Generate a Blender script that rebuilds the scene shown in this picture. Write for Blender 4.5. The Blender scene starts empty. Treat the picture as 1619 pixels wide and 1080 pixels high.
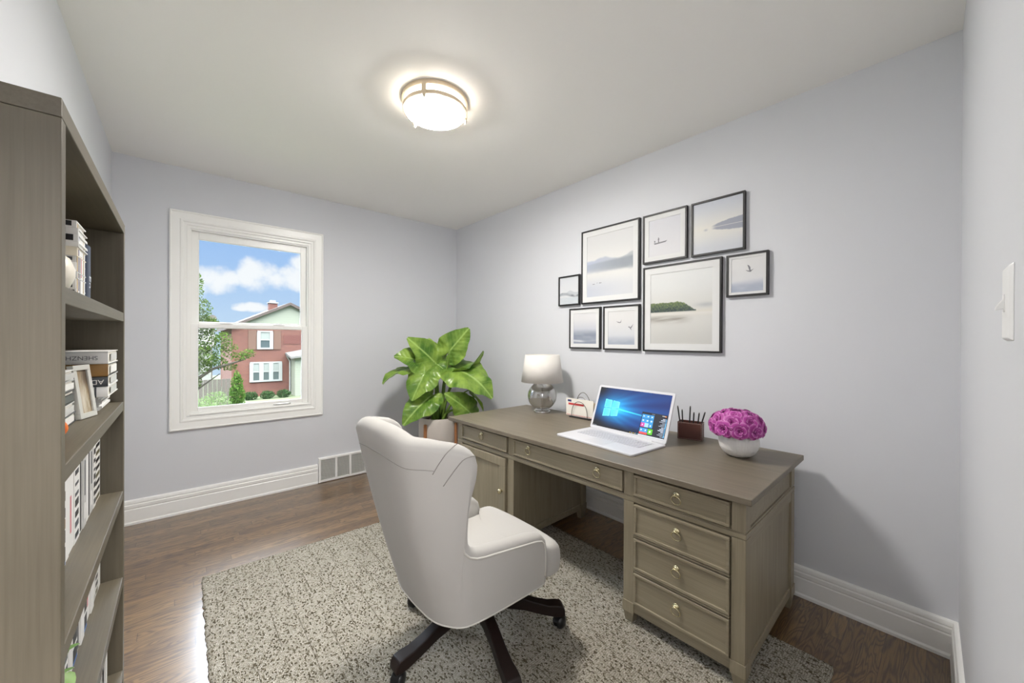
import bpy, bmesh, math, random
import numpy as np
from mathutils import Vector, Matrix, Euler
PI = math.pi
random.seed(7)
SC = bpy.context.scene
COL = SC.collection

# ---------------------------------------------------------------- camera
EYE = 1.2305
YAW, PITCH, ROLL, FPX = 0.7146, 0.0024, 0.0048, 603.68
cd = bpy.data.cameras.new('camera')
cam = bpy.data.objects.new('camera', cd)
COL.objects.link(cam)
fw = Vector((math.sin(YAW)*math.cos(PITCH), math.cos(YAW)*math.cos(PITCH), -math.sin(PITCH)))
rt = Vector((math.cos(YAW), -math.sin(YAW), 0))
up = rt.cross(fw)
rt2 = rt*math.cos(ROLL) + up*math.sin(ROLL)
up2 = rt2.cross(fw)
Mx = Matrix((rt2, up2, -fw)).transposed().to_4x4()
Mx.translation = (0, 0, EYE)
cam.matrix_world = Mx
cd.sensor_fit = 'HORIZONTAL'
cd.sensor_width = 36
cd.lens = FPX/1619*36
cd.clip_start = 0.01
SC.camera = cam

# ---------------------------------------------------------------- exposure
SC.view_settings.view_transform = 'Standard'
SC.view_settings.look = 'None'
SC.view_settings.exposure = 0.62
SC.view_settings.gamma = 1.0
SC.view_settings.use_curve_mapping = False
SC.cycles.use_denoising = True
SC.cycles.max_bounces = 10
SC.cycles.diffuse_bounces = 7
SC.cycles.transparent_max_bounces = 16
SC.cycles.sample_clamp_indirect = 6.0

CEIL_LAMP = 134.0      # radiance of the lit glass of the ceiling lamp
HALL_FILL = 60.0       # watts of the unseen fill light added behind the doorway
SUN_W = .6

# ---------------------------------------------------------------- sky
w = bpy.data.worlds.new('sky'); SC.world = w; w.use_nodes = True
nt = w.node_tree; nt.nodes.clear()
def N(t, nt, **k):
    n = nt.nodes.new(t)
    for a, b in k.items(): setattr(n, a, b)
    return n
def math_node(nt, op, a, b=None, c=None, clamp=False):
    n = nt.nodes.new('ShaderNodeMath'); n.operation = op; n.use_clamp = clamp
    for i, v in enumerate((a, b, c)):
        if v is None: continue
        if isinstance(v, (int, float)): n.inputs[i].default_value = v
        else: nt.links.new(v, n.inputs[i])
    return n.outputs[0]
tc = N('ShaderNodeTexCoord', nt)
sep = N('ShaderNodeSeparateXYZ', nt); nt.links.new(tc.outputs['Generated'], sep.inputs[0])
yy = math_node(nt, 'MAXIMUM', sep.outputs[1], 0.02)
az = math_node(nt, 'DIVIDE', sep.outputs[0], yy)      # direction tangents seen to the north
el = math_node(nt, 'DIVIDE', sep.outputs[2], yy)
ns = N('ShaderNodeTexNoise', nt); ns.inputs['Scale'].default_value = 16; ns.inputs['Detail'].default_value = 6
ns.inputs['Roughness'].default_value = .6
nt.links.new(tc.outputs['Generated'], ns.inputs['Vector'])
wob = math_node(nt, 'SUBTRACT', ns.outputs['Fac'], 0.5)
dens = None
for (ax, ez, rx, rz) in ((.052, .124, .030, .024), (.075, .128, .022, .014), (.036, .120, .03, .022), (.131, .142, .032, .030), (.112, .133, .022, .018),
                         (.165, .132, .030, .018), (.20, .140, .034, .024), (.222, .178, .024, .020), (.118, .070, .026, .008), (.100, .066, .015, .005),
                         (-.05, .16, .05, .03), (.30, .12, .06, .03), (.42, .2, .09, .05), (-.2, .25, .1, .05), (.6, .12, .09, .03)):
    dx = math_node(nt, 'DIVIDE', math_node(nt, 'SUBTRACT', az, ax), rx)
    dz = math_node(nt, 'DIVIDE', math_node(nt, 'SUBTRACT', el, ez), rz)
    r2 = math_node(nt, 'ADD', math_node(nt, 'MULTIPLY', dx, dx), math_node(nt, 'MULTIPLY', dz, dz))
    g = math_node(nt, 'SUBTRACT', 1.0, math_node(nt, 'MULTIPLY', r2, .5))
    dens = g if dens is None else math_node(nt, 'MAXIMUM', dens, g)
dens = math_node(nt, 'ADD', math_node(nt, 'MAXIMUM', dens, -1.0), math_node(nt, 'MULTIPLY', wob, 2.9))
mask = N('ShaderNodeMapRange', nt, interpolation_type='SMOOTHSTEP')
mask.inputs[1].default_value = -.05; mask.inputs[2].default_value = 1.0
nt.links.new(dens, mask.inputs[0])
ramp = N('ShaderNodeValToRGB', nt)
e = ramp.color_ramp.elements
e[0].position = 0; e[0].color = (.58, .74, .93, 1); e[1].position = .6; e[1].color = (.80, .83, .88, 1)
m_ = e.new(.17); m_.color = (.38, .58, .92, 1); m_ = e.new(.24); m_.color = (.32, .52, .89, 1)
nt.links.new(sep.outputs[2], ramp.inputs[0])
mix = N('ShaderNodeMix', nt, data_type='RGBA')
nt.links.new(math_node(nt, 'MULTIPLY', mask.outputs[0], .93), mix.inputs[0]); nt.links.new(ramp.outputs[0], mix.inputs[6])
mix.inputs[7].default_value = (1.0, 1.0, 1.02, 1)
bg = N('ShaderNodeBackground', nt)
zen = N('ShaderNodeMapRange', nt, interpolation_type='SMOOTHSTEP')      # unseen high sky boosted far past the band over the roofs, lighting the room
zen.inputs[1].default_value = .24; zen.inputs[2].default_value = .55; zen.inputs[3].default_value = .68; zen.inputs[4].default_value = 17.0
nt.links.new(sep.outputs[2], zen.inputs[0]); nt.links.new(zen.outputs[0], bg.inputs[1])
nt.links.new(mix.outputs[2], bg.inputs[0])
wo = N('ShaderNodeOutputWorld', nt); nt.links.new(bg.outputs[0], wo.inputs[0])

# ---------------------------------------------------------------- sun and the added fill light in the hall
sl = bpy.data.lights.new('sun', 'SUN'); sl.energy = SUN_W; sl.angle = math.radians(2); sl.color = (1, .95, .88)
so = bpy.data.objects.new('sun', sl); COL.objects.link(so)
so.rotation_euler = (math.radians(48), 0, math.radians(-28))
hl = bpy.data.lights.new('hall_fill_light', 'AREA'); hl.energy = HALL_FILL; hl.shape = 'DISK'; hl.size = .5; hl.color = (1, .98, .97)
ho = bpy.data.objects.new('hall_fill_light', hl); COL.objects.link(ho); ho.location = (.1, -.75, 2.37)

# ================================================================ helpers
class MB:
    """collects vertices and faces; build() links them as ONE mesh object"""
    def __init__(s): s.v = []; s.f = []; s.M = Matrix.Identity(4); s.cols = None
    def add(s, vs, fs):
        n = len(s.v)
        for p in vs:
            q = s.M @ Vector(p); s.v.append((q.x, q.y, q.z))
        s.f += [tuple(i+n for i in f) for f in fs]
        return s
    def box(s, x0, x1, y0, y1, z0, z1):
        vs = [(x, y, z) for z in (z0, z1) for y in (y0, y1) for x in (x0, x1)]
        return s.add(vs, [(0, 2, 3, 1), (4, 5, 7, 6), (0, 1, 5, 4), (2, 6, 7, 3), (0, 4, 6, 2), (1, 3, 7, 5)])
    def taper(s, b, t, z0, z1):     # b,t = (x0,x1,y0,y1) at z0 and z1
        vs = [(x, y, z) for (r, z) in ((b, z0), (t, z1)) for y in (r[2], r[3]) for x in (r[0], r[1])]
        return s.add(vs, [(0, 2, 3, 1), (4, 5, 7, 6), (0, 1, 5, 4), (2, 6, 7, 3), (0, 4, 6, 2), (1, 3, 7, 5)])
    def lathe(s, prof, n=32, c=(0, 0, 0), close=False):
        vs = []; m = len(prof)
        for i in range(n):
            a = 2*PI*i/n
            for r, z in prof: vs.append((c[0]+r*math.cos(a), c[1]+r*math.sin(a), c[2]+z))
        fs = [(i*m+j, ((i+1) % n)*m+j, ((i+1) % n)*m+j+1, i*m+j+1) for i in range(n) for j in range(m-1)]
        if close: fs += [(i*m+m-1, ((i+1) % n)*m+m-1, ((i+1) % n)*m, i*m) for i in range(n)]
        return s.add(vs, fs)
    def tube(s, pts, r, n=8, closed=False, caps=True):
        P = [Vector(p) for p in pts]; L = len(P)
        rs = r if isinstance(r, (list, tuple)) else [r]*L
        vs = []; prev = None
        for i, p in enumerate(P):
            if closed: t = P[(i+1) % L]-P[i-1]
            else: t = P[min(i+1, L-1)]-P[max(i-1, 0)]
            t.normalize()
            if prev is None:
                a = Vector((0, 0, 1)) if abs(t.z) < .9 else Vector((1, 0, 0))
                u = t.cross(a).normalized()
            else:
                u = (prev - t*prev.dot(t)).normalized()
            prev = u; v = t.cross(u)
            for k in range(n):
                a = 2*PI*k/n; q = p + (u*math.cos(a)+v*math.sin(a))*rs[i]; vs.append(tuple(q))
        fs = []
        for i in range(L if closed else L-1):
            j = (i+1) % L
            for k in range(n): fs.append((i*n+k, i*n+(k+1) % n, j*n+(k+1) % n, j*n+k))
        if caps and not closed: fs += [tuple(range(n-1, -1, -1)), tuple((L-1)*n+k for k in range(n))]
        return s.add(vs, fs)
    def prism(s, poly, z0, z1):     # poly in xy, extruded in z
        n = len(poly)
        vs = [(x, y, z0) for x, y in poly]+[(x, y, z1) for x, y in poly]
        return s.add(vs, [tuple(range(n-1, -1, -1)), tuple(range(n, 2*n))]+[(i, (i+1) % n, n+(i+1) % n, n+i) for i in range(n)])
    def sphere(s, c, r, n=20, m=12, sz=1.0):
        pr = [(r*math.sin(PI*j/m)+1e-5, -r*sz*math.cos(PI*j/m)) for j in range(m+1)]
        return s.lathe(pr, n, c)
    def grid(s, fn, nu, nv, wrap=False):
        vs = [fn(i/(nu if wrap else nu-1), j/(nv-1)) for i in range(nu) for j in range(nv)]
        fs = [(i*nv+j, ((i+1) % nu)*nv+j, ((i+1) % nu)*nv+j+1, i*nv+j+1) for i in range(nu if wrap else nu-1) for j in range(nv-1)]
        return s.add(vs, fs)
    def build(s, name, mat, parent=None, loc=(0, 0, 0), rot=None, smooth=0, bevel=0, seg=2, sub=0, label=None, merge=False):
        me = bpy.data.meshes.new(name); me.from_pydata(s.v, [], s.f)
        bm = bmesh.new(); bm.from_mesh(me)
        if merge: bmesh.ops.remove_doubles(bm, verts=bm.verts, dist=1e-5)
        bmesh.ops.recalc_face_normals(bm, faces=bm.faces)
        if smooth:
            for f in bm.faces: f.smooth = True
            if smooth < 180:
                lim = math.radians(smooth)
                for ed in bm.edges:
                    if len(ed.link_faces) == 2 and ed.calc_face_angle(0) > lim: ed.smooth = False
        bm.to_mesh(me); bm.free()
        o = bpy.data.objects.new(name, me); COL.objects.link(o)
        o.location = loc
        if rot: o.rotation_euler = rot
        if parent: o.parent = parent
        if mat: me.materials.append(mat)
        if bevel:
            b = o.modifiers.new('bevel', 'BEVEL'); b.width = bevel; b.segments = seg; b.limit_method = 'ANGLE'; b.angle_limit = math.radians(40)
        if sub:
            b = o.modifiers.new('sub', 'SUBSURF'); b.levels = sub; b.render_levels = sub
        if label: o['label'] = label
        return o
def box(x0, x1, y0, y1, z0, z1): return MB().box(x0, x1, y0, y1, z0, z1)
def thing(name, label, cat, loc=(0, 0, 0), rz=0, group=None):
    o = bpy.data.objects.new(name, None); COL.objects.link(o); o.location = loc; o.rotation_euler = (0, 0, rz)
    o.empty_display_size = .05
    o['label'] = label; o['category'] = cat
    if group: o['group'] = group
    return o
def tag(o, label, cat, group=None):
    o['label'] = label; o['category'] = cat
    if group: o['group'] = group
    return o
def struct(o): o['kind'] = 'structure'; return o
def sempty(name, loc=(0, 0, 0)):
    o = bpy.data.objects.new(name, None); COL.objects.link(o); o.location = loc; o['kind'] = 'structure'; return o
def dup(root, loc, rz=None, label=None, group=None):
    r = root.copy(); COL.objects.link(r); r.location = loc
    if rz is not None: r.rotation_euler = (0, 0, rz)
    if label: r['label'] = label
    if group: r['group'] = group
    for ch in list(root.children):
        c = ch.copy(); COL.objects.link(c); c.parent = r
        for g in list(ch.children):
            d = g.copy(); COL.objects.link(d); d.parent = c
    return r
def srgb(r, g, b):
    def f(c):
        c /= 255.0
        return c/12.92 if c <= .04045 else ((c+.055)/1.055)**2.4
    return (f(r), f(g), f(b), 1)
def text_mesh(s, name, mat, parent, size, M, depth=.0004, align='CENTER'):
    cu = bpy.data.curves.new(name, 'FONT'); cu.body = s; cu.size = size; cu.extrude = depth; cu.align_x = align; cu.align_y = 'CENTER'
    o = bpy.data.objects.new(name, cu); COL.objects.link(o)
    dg = bpy.context.evaluated_depsgraph_get()
    me = bpy.data.meshes.new_from_object(o.evaluated_get(dg))
    COL.objects.unlink(o); bpy.data.objects.remove(o)
    t = bpy.data.objects.new(name, me); COL.objects.link(t); me.materials.clear(); me.materials.append(mat)
    t.parent = parent; t.matrix_local = M
    return t
def axes(o, x, y):
    """matrix with given origin, local x and y axes"""
    x = Vector(x).normalized(); y = Vector(y); z = x.cross(y).normalized(); y = z.cross(x)
    M = Matrix((x, y, z)).transposed().to_4x4(); M.translation = o; return M
ORD = ['first', 'second', 'third', 'fourth', 'fifth', 'sixth', 'seventh', 'eighth', 'ninth', 'tenth', 'eleventh', 'twelfth', 'thirteenth', 'fourteenth', 'fifteenth']

# ================================================================ materials
def mat(name, col, rough=.5, metal=0, spec=.5, bump=None, var=None, coat=0, emit=None, trans=0, sheen=0, ior=None):
    m = bpy.data.materials.new(name); m.use_nodes = True; nt = m.node_tree; b = nt.nodes['Principled BSDF']
    b.inputs['Base Color'].default_value = col; b.inputs['Roughness'].default_value = rough; b.inputs['Metallic'].default_value = metal
    b.inputs['Specular IOR Level'].default_value = spec; b.inputs['Coat Weight'].default_value = coat
    b.inputs['Transmission Weight'].default_value = trans
    if ior: b.inputs['IOR'].default_value = ior
    if sheen: b.inputs['Sheen Weight'].default_value = sheen
    if emit: b.inputs['Emission Color'].default_value = emit[0]; b.inputs['Emission Strength'].default_value = emit[1]
    tc = N('ShaderNodeTexCoord', nt)
    if var:    # (scale, colour2, stretch)
        sc, c2, st = var
        mp = N('ShaderNodeMapping', nt); mp.inputs['Scale'].default_value = st; nt.links.new(tc.outputs['Object'], mp.inputs[0])
        n = N('ShaderNodeTexNoise', nt); n.inputs['Scale'].default_value = sc; n.inputs['Detail'].default_value = 5; nt.links.new(mp.outputs[0], n.inputs['Vector'])
        mr = N('ShaderNodeMapRange', nt); mr.inputs[1].default_value = .3; mr.inputs[2].default_value = .7; nt.links.new(n.outputs['Fac'], mr.inputs[0])
        x = N('ShaderNodeMix', nt, data_type='RGBA'); nt.links.new(mr.outputs[0], x.inputs[0]); x.inputs[6].default_value = col; x.inputs[7].default_value = c2
        nt.links.new(x.outputs[2], b.inputs['Base Color'])
    if bump:   # (scale, strength, distance)
        n = N('ShaderNodeTexNoise', nt); n.inputs['Scale'].default_value = bump[0]; n.inputs['Detail'].default_value = 4; nt.links.new(tc.outputs['Object'], n.inputs['Vector'])
        bp = N('ShaderNodeBump', nt); bp.inputs['Strength'].default_value = bump[1]; bp.inputs['Distance'].default_value = bump[2]
        nt.links.new(n.outputs['Fac'], bp.inputs['Height']); nt.links.new(bp.outputs[0], b.inputs['Normal'])
    return m
def vcol_mat(name, rough=.5, emit=0):
    m = bpy.data.materials.new(name); m.use_nodes = True; nt = m.node_tree; b = nt.nodes['Principled BSDF']
    a = N('ShaderNodeAttribute', nt, attribute_name='Col')
    b.inputs['Roughness'].default_value = rough
    if emit:
        b.inputs['Base Color'].default_value = (.01, .01, .01, 1)
        nt.links.new(a.outputs['Color'], b.inputs['Emission Color']); b.inputs['Emission Strength'].default_value = emit
    else: nt.links.new(a.outputs['Color'], b.inputs['Base Color'])
    return m
M_wall = mat('wall_paint', srgb(216, 218, 223), .55, bump=(180, .05, .002), var=(1.2, srgb(213, 215, 220), (1, 1, 1)))
M_ceil = mat('ceiling_paint', srgb(246, 244, 240), .6, bump=(60, .06, .003))
M_trim = mat('trim_paint', srgb(240, 240, 238), .32, bump=(8, .02, .002))
M_casing = mat('window_paint', srgb(246, 246, 243), .3)
M_plastic = mat('white_plastic', srgb(238, 238, 238), .35)

def wood_grain(name, c1, c2, c3, rough, axis='y', scale=1.0, coat=0, wts=(.45, .3, .25)):
    m = bpy.data.materials.new(name); m.use_nodes = True; nt = m.node_tree; b = nt.nodes['Principled BSDF']
    tc = N('ShaderNodeTexCoord', nt)
    mp = N('ShaderNodeMapping', nt)
    st = {'x': (1.2, 22, 22), 'y': (22, 1.2, 22), 'z': (22, 22, 1.2)}[axis]
    mp.inputs['Scale'].default_value = [q*scale for q in st]; nt.links.new(tc.outputs['Object'], mp.inputs[0])
    n = N('ShaderNodeTexNoise', nt); n.inputs['Scale'].default_value = 2.2; n.inputs['Detail'].default_value = 7; n.inputs['Distortion'].default_value = .4; nt.links.new(mp.outputs[0], n.inputs['Vector'])
    mp2 = N('ShaderNodeMapping', nt); st2 = {'x': (6, 260, 260), 'y': (260, 6, 260), 'z': (260, 260, 6)}[axis]
    mp2.inputs['Scale'].default_value = st2; nt.links.new(tc.outputs['Object'], mp2.inputs[0])
    n2 = N('ShaderNodeTexNoise', nt); n2.inputs['Scale'].default_value = 1.0; n2.inputs['Detail'].default_value = 3; nt.links.new(mp2.outputs[0], n2.inputs['Vector'])
    n3 = N('ShaderNodeTexNoise', nt); n3.inputs['Scale'].default_value = 3.0; nt.links.new(tc.outputs['Object'], n3.inputs['Vector'])
    r = N('ShaderNodeValToRGB', nt); r.color_ramp.elements[0].position = .3; r.color_ramp.elements[0].color = c1; r.color_ramp.elements[1].position = .7; r.color_ramp.elements[1].color = c2
    q = r.color_ramp.elements.new(.5); q.color = c3
    f = math_node(nt, 'ADD', math_node(nt, 'MULTIPLY', n.outputs['Fac'], wts[0]), math_node(nt, 'ADD', math_node(nt, 'MULTIPLY', n2.outputs['Fac'], wts[1]), math_node(nt, 'MULTIPLY', n3.outputs['Fac'], wts[2])))
    nt.links.new(f, r.inputs[0]); nt.links.new(r.outputs[0], b.inputs['Base Color'])
    b.inputs['Roughness'].default_value = rough; b.inputs['Coat Weight'].default_value = coat; b.inputs['Coat Roughness'].default_value = .25
    bp = N('ShaderNodeBump', nt); bp.inputs['Strength'].default_value = .12; bp.inputs['Distance'].default_value = .0006
    nt.links.new(n2.outputs['Fac'], bp.inputs['Height']); nt.links.new(bp.outputs[0], b.inputs['Normal'])
    return m
TW = (srgb(122, 112, 92), srgb(154, 144, 123), srgb(140, 130, 109))
M_desk_y = wood_grain('desk_wood_long', *TW, .42, 'y')
M_desk_z = wood_grain('desk_wood_upright', *TW, .42, 'z')
M_desk_x = wood_grain('desk_wood_cross', *TW, .42, 'x')
M_desktop = wood_grain('desk_top_wood', srgb(101, 92, 77), srgb(124, 114, 98), srgb(112, 103, 88), .48, 'y', coat=.1)
SW = (srgb(84, 77, 63), srgb(108, 100, 84), srgb(96, 89, 74))
M_shelf_z = wood_grain('shelf_wood_upright', *SW, .5, 'z', .6, wts=(.16, .34, .50))
M_shelf_y = wood_grain('shelf_wood_long', *SW, .5, 'y', .6, wts=(.2, .34, .46))

def floor_mat():
    m = bpy.data.materials.new('oak_strip_floor'); m.use_nodes = True; nt = m.node_tree; b = nt.nodes['Principled BSDF']
    tc = N('ShaderNodeTexCoord', nt); sp = N('ShaderNodeSeparateXYZ', nt); nt.links.new(tc.outputs['Object'], sp.inputs[0])
    W = .0585
    row = math_node(nt, 'FLOOR', math_node(nt, 'DIVIDE', sp.outputs[1], W))
    wn = N('ShaderNodeTexWhiteNoise', nt, noise_dimensions='1D'); nt.links.new(row, wn.inputs['W'])
    xs = math_node(nt, 'ADD', math_node(nt, 'DIVIDE', sp.outputs[0], .95), math_node(nt, 'MULTIPLY', wn.outputs['Value'], 7.0))
    brd = math_node(nt, 'FLOOR', xs)
    cb = N('ShaderNodeCombineXYZ', nt); nt.links.new(row, cb.inputs[0]); nt.links.new(brd, cb.inputs[1])
    w2 = N('ShaderNodeTexWhiteNoise', nt, noise_dimensions='2D'); nt.links.new(cb.outputs[0], w2.inputs['Vector'])
    # grain: cathedral rings stretched along the board
    off = math_node(nt, 'MULTIPLY', w2.outputs['Value'], 40.0)
    gx = math_node(nt, 'ADD', math_node(nt, 'MULTIPLY', sp.outputs[0], 2.3), off)
    gy = math_node(nt, 'ADD', math_node(nt, 'MULTIPLY', sp.outputs[1], 16.0), off)
    gc = N('ShaderNodeCombineXYZ', nt); nt.links.new(gx, gc.inputs[0]); nt.links.new(gy, gc.inputs[1])
    n1 = N('ShaderNodeTexNoise', nt); n1.inputs['Scale'].default_value = 1.1; n1.inputs['Detail'].default_value = 2; n1.inputs['Distortion'].default_value = .6; nt.links.new(gc.outputs[0], n1.inputs['Vector'])
    rings = math_node(nt, 'SINE', math_node(nt, 'MULTIPLY', n1.outputs['Fac'], 75.0))
    rings = math_node(nt, 'MULTIPLY', math_node(nt, 'ADD', rings, 1.0), .5)
    rings = math_node(nt, 'POWER', rings, 2.2)
    fx = N('ShaderNodeMapping', nt); fx.inputs['Scale'].default_value = (9, 420, 1); nt.links.new(tc.outputs['Object'], fx.inputs[0])
    n2 = N('ShaderNodeTexNoise', nt); n2.inputs['Scale'].default_value = 1; n2.inputs['Detail'].default_value = 3; nt.links.new(fx.outputs[0], n2.inputs['Vector'])
    base = N('ShaderNodeValToRGB', nt); base.color_ramp.elements[0].color = srgb(112, 85, 55); base.color_ramp.elements[1].color = srgb(142, 112, 74)
    nt.links.new(w2.outputs['Value'], base.inputs[0])
    mx = N('ShaderNodeMix', nt, data_type='RGBA'); nt.links.new(math_node(nt, 'MULTIPLY', rings, .55), mx.inputs[0]); nt.links.new(base.outputs[0], mx.inputs[6]); mx.inputs[7].default_value = srgb(42, 29, 26)
    mf = N('ShaderNodeMapRange', nt); mf.inputs[1].default_value = .50; mf.inputs[2].default_value = .66; nt.links.new(n2.outputs['Fac'], mf.inputs[0])
    m2 = N('ShaderNodeMix', nt, data_type='RGBA'); nt.links.new(math_node(nt, 'MULTIPLY', mf.outputs[0], .6), m2.inputs[0]); nt.links.new(mx.outputs[2], m2.inputs[6]); m2.inputs[7].default_value = srgb(45, 31, 27)
    # seams
    fy = math_node(nt, 'FRACT', math_node(nt, 'DIVIDE', sp.outputs[1], W)); fxx = math_node(nt, 'FRACT', xs)
    s1 = math_node(nt, 'LESS_THAN', math_node(nt, 'MINIMUM', fy, math_node(nt, 'SUBTRACT', 1.0, fy)), .014)
    s2 = math_node(nt, 'LESS_THAN', math_node(nt, 'MINIMUM', fxx, math_node(nt, 'SUBTRACT', 1.0, fxx)), .0012)
    s = math_node(nt, 'MAXIMUM', s1, s2)
    m3 = N('ShaderNodeMix', nt, data_type='RGBA'); nt.links.new(math_node(nt, 'MULTIPLY', s, .7), m3.inputs[0]); nt.links.new(m2.outputs[2], m3.inputs[6]); m3.inputs[7].default_value = srgb(36, 24, 20)
    nt.links.new(m3.outputs[2], b.inputs['Base Color'])
    b.inputs['Roughness'].default_value = .34; b.inputs['Specular IOR Level'].default_value = .5
    b.inputs['Coat Weight'].default_value = .9; b.inputs['Coat Roughness'].default_value = .2
    bp = N('ShaderNodeBump', nt); bp.inputs['Strength'].default_value = .25; bp.inputs['Distance'].default_value = .0008
    nt.links.new(math_node(nt, 'SUBTRACT', math_node(nt, 'MULTIPLY', n2.outputs['Fac'], .25), s), bp.inputs['Height']); nt.links.new(bp.outputs[0], b.inputs['Normal'])
    return m
M_floor = floor_mat()

# ================================================================ room shell
XL, XD, YW = -.338, 2.279, 3.563
HC = 2.44
def yr(x): return -.0216 - .0285*(XD-x)      # the wall beside the camera runs slightly out of square
TH = .12
struct(box(XL-.2, XD+.2, -1.9, YW+.2, -.05, 0).build('floor', M_floor))
struct(box(XL-.2, XD+.2, -1.9, YW+.2, HC, HC+.05).build('ceiling', M_ceil))
struct(box(XL-TH, XL, -1.8, YW+TH, 0, HC).build('wall_left', M_wall))
struct(box(XD, XD+TH, -1.8, YW+TH, 0, HC).build('wall_right', M_wall))
# window wall with its opening
WX0, WX1, WZ0, WZ1 = .030, .832, .684, 2.040
b = MB(); b.box(XL, WX0, YW, YW+TH, 0, HC); b.box(WX1, XD, YW, YW+TH, 0, HC); b.box(WX0, WX1, YW, YW+TH, 0, WZ0); b.box(WX0, WX1, YW, YW+TH, WZ1, HC)
struct(b.build('wall_back', M_wall))
# wall beside the camera, with the doorway the camera looks in through
DX0, DX1, DZ = -.30, .30, 2.04
b = MB()
def fslab(x0, x1, z0, z1):
    b.add([(x0, yr(x0), z0), (x1, yr(x1), z0), (x1, yr(x1)-.11, z0), (x0, yr(x0)-.11, z0), (x0, yr(x0), z1), (x1, yr(x1), z1), (x1, yr(x1)-.11, z1), (x0, yr(x0)-.11, z1)],
          [(0, 1, 2, 3), (4, 7, 6, 5), (0, 4, 5, 1), (1, 5, 6, 2), (2, 6, 7, 3), (3, 7, 4, 0)])
fslab(DX1, XD, 0, HC); fslab(XL, DX0, 0, HC); fslab(DX0, DX1, DZ, HC)
struct(b.build('wall_front', M_wall))
struct(box(XL, XD, -1.82, -1.70, 0, HC).build('wall_hall', M_wall))
t = sempty('trim_1')
for x0, x1 in ((DX1-.018, DX1), (DX0, DX0+.018)):
    box(x0, x1, yr(x0)-.11, yr(x0)-.0, 0, DZ).build('door_jamb', M_trim, t)
box(DX0, DX1, yr(0)-.11, yr(0), DZ-.018, DZ).build('door_head', M_trim, t)

# baseboards: moulded profile run along a wall
def baseboard(name, p0, p1, inward, prof):
    p0 = Vector((p0[0], p0[1], 0)); p1 = Vector((p1[0], p1[1], 0)); nI = Vector((inward[0], inward[1], 0))
    mb = MB(); n = len(prof)
    vs = [tuple(p + nI*o + Vector((0, 0, z))) for p in (p0, p1) for o, z in prof]
    mb.add(vs, [tuple(range(n)), tuple(range(2*n-1, n-1, -1))]+[(i, (i+1) % n, n+(i+1) % n, n+i) for i in range(n)])
    return struct(mb.build(name, M_trim, smooth=25))
def bprof(h):
    k = h/.162
    return [(0, 0), (.022, 0), (.022, .012), (.018, .020), (.018, .098*k), (.0145, .104*k), (.018, .110*k), (.018, .128*k), (.013, .134*k), (.0155, .138*k), (.0155, .146*k), (.012, .156*k), (.006, .161*k), (0, .162*k)]
baseboard('baseboard_back', (XL, YW), (.888, YW), (0, -1), bprof(.162))
baseboard('baseboard_back_corner', (1.305, YW), (XD, YW), (0, -1), bprof(.162)).name = 'baseboard_corner'
baseboard('baseboard_right', (XD, YW), (XD, yr(XD)), (-1, 0), bprof(.146))
baseboard('baseboard_left', (XL, YW), (XL, -.1), (1, 0), bprof(.162))
baseboard('baseboard_front', (XD, yr(XD)), (DX1, yr(DX1)), (-.0285, 1), bprof(.146))

# ---------------------------------------------------------------- window
win = sempty('window_1', (0, 0, 0))
def frame_sweep(x0, x1, z0, z1, prof, Y):
    """mitred picture-frame of a profile [(inset, y)] around a rectangle"""
    mb = MB(); n = len(prof); vs = []
    for cx, cz, sx, sz in ((x0, z0, 1, 1), (x1, z0, -1, 1), (x1, z1, -1, -1), (x0, z1, 1, -1)):
        for ins, y in prof: vs.append((cx+sx*ins, Y+y, cz+sz*ins))
    fs = []
    for c in range(4):
        d = (c+1) % 4
        for i in range(n):
            j = (i+1) % n; fs.append((c*n+i, d*n+i, d*n+j, c*n+j))
    return mb.add(vs, fs)
CX0, CX1, CZ0, CZ1 = -.062, .925, .586, 2.134
frame_sweep(CX0, CX1, CZ0, CZ1, [(0, 0), (0, -.016), (.004, -.022), (.010, -.022), (.014, -.018), (.056, -.014), (.060, -.019), (.070, -.019), (.078, -.012), (.092, -.010), (.092, 0)], YW).build('window_casing', M_casing, win, smooth=30)
frame_sweep(WX0-.003, WX1+.003, WZ0-.003, WZ1+.003, [(0, 0), (0, .0), (.006, -.004), (.022, -.004), (.022, .012), (.030, .012), (.030, .10), (0, .10)], YW).build('window_jamb', M_casing, win, smooth=30)
MEET = 1.332
def sash(name, x0, x1, z0, z1, Y, st, rt_, rb):
    mb = MB()
    mb.box(x0, x0+st, Y, Y+.03, z0, z1); mb.box(x1-st, x1, Y, Y+.03, z0, z1)
    mb.box(x0+st, x1-st, Y, Y+.03, z1-rt_, z1); mb.box(x0+st, x1-st, Y, Y+.03, z0, z0+rb)
    s = mb.build(name, M_casing, win, bevel=.003)
    gl = box(x0+st-.004, x1-st+.004, Y+.013, Y+.017, z0+rb-.004, z1-rt_+.004).build('glass_pane', M_glass, s)
    bd = frame_sweep(x0+st-.001, x1-st+.001, z0+rb-.001, z1-rt_+.001, [(0, 0), (0, -.001), (.0035, .004), (.0035, .008), (0, .008)], Y+.003).build('glazing_bead', M_casing, s)
    return s
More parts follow.
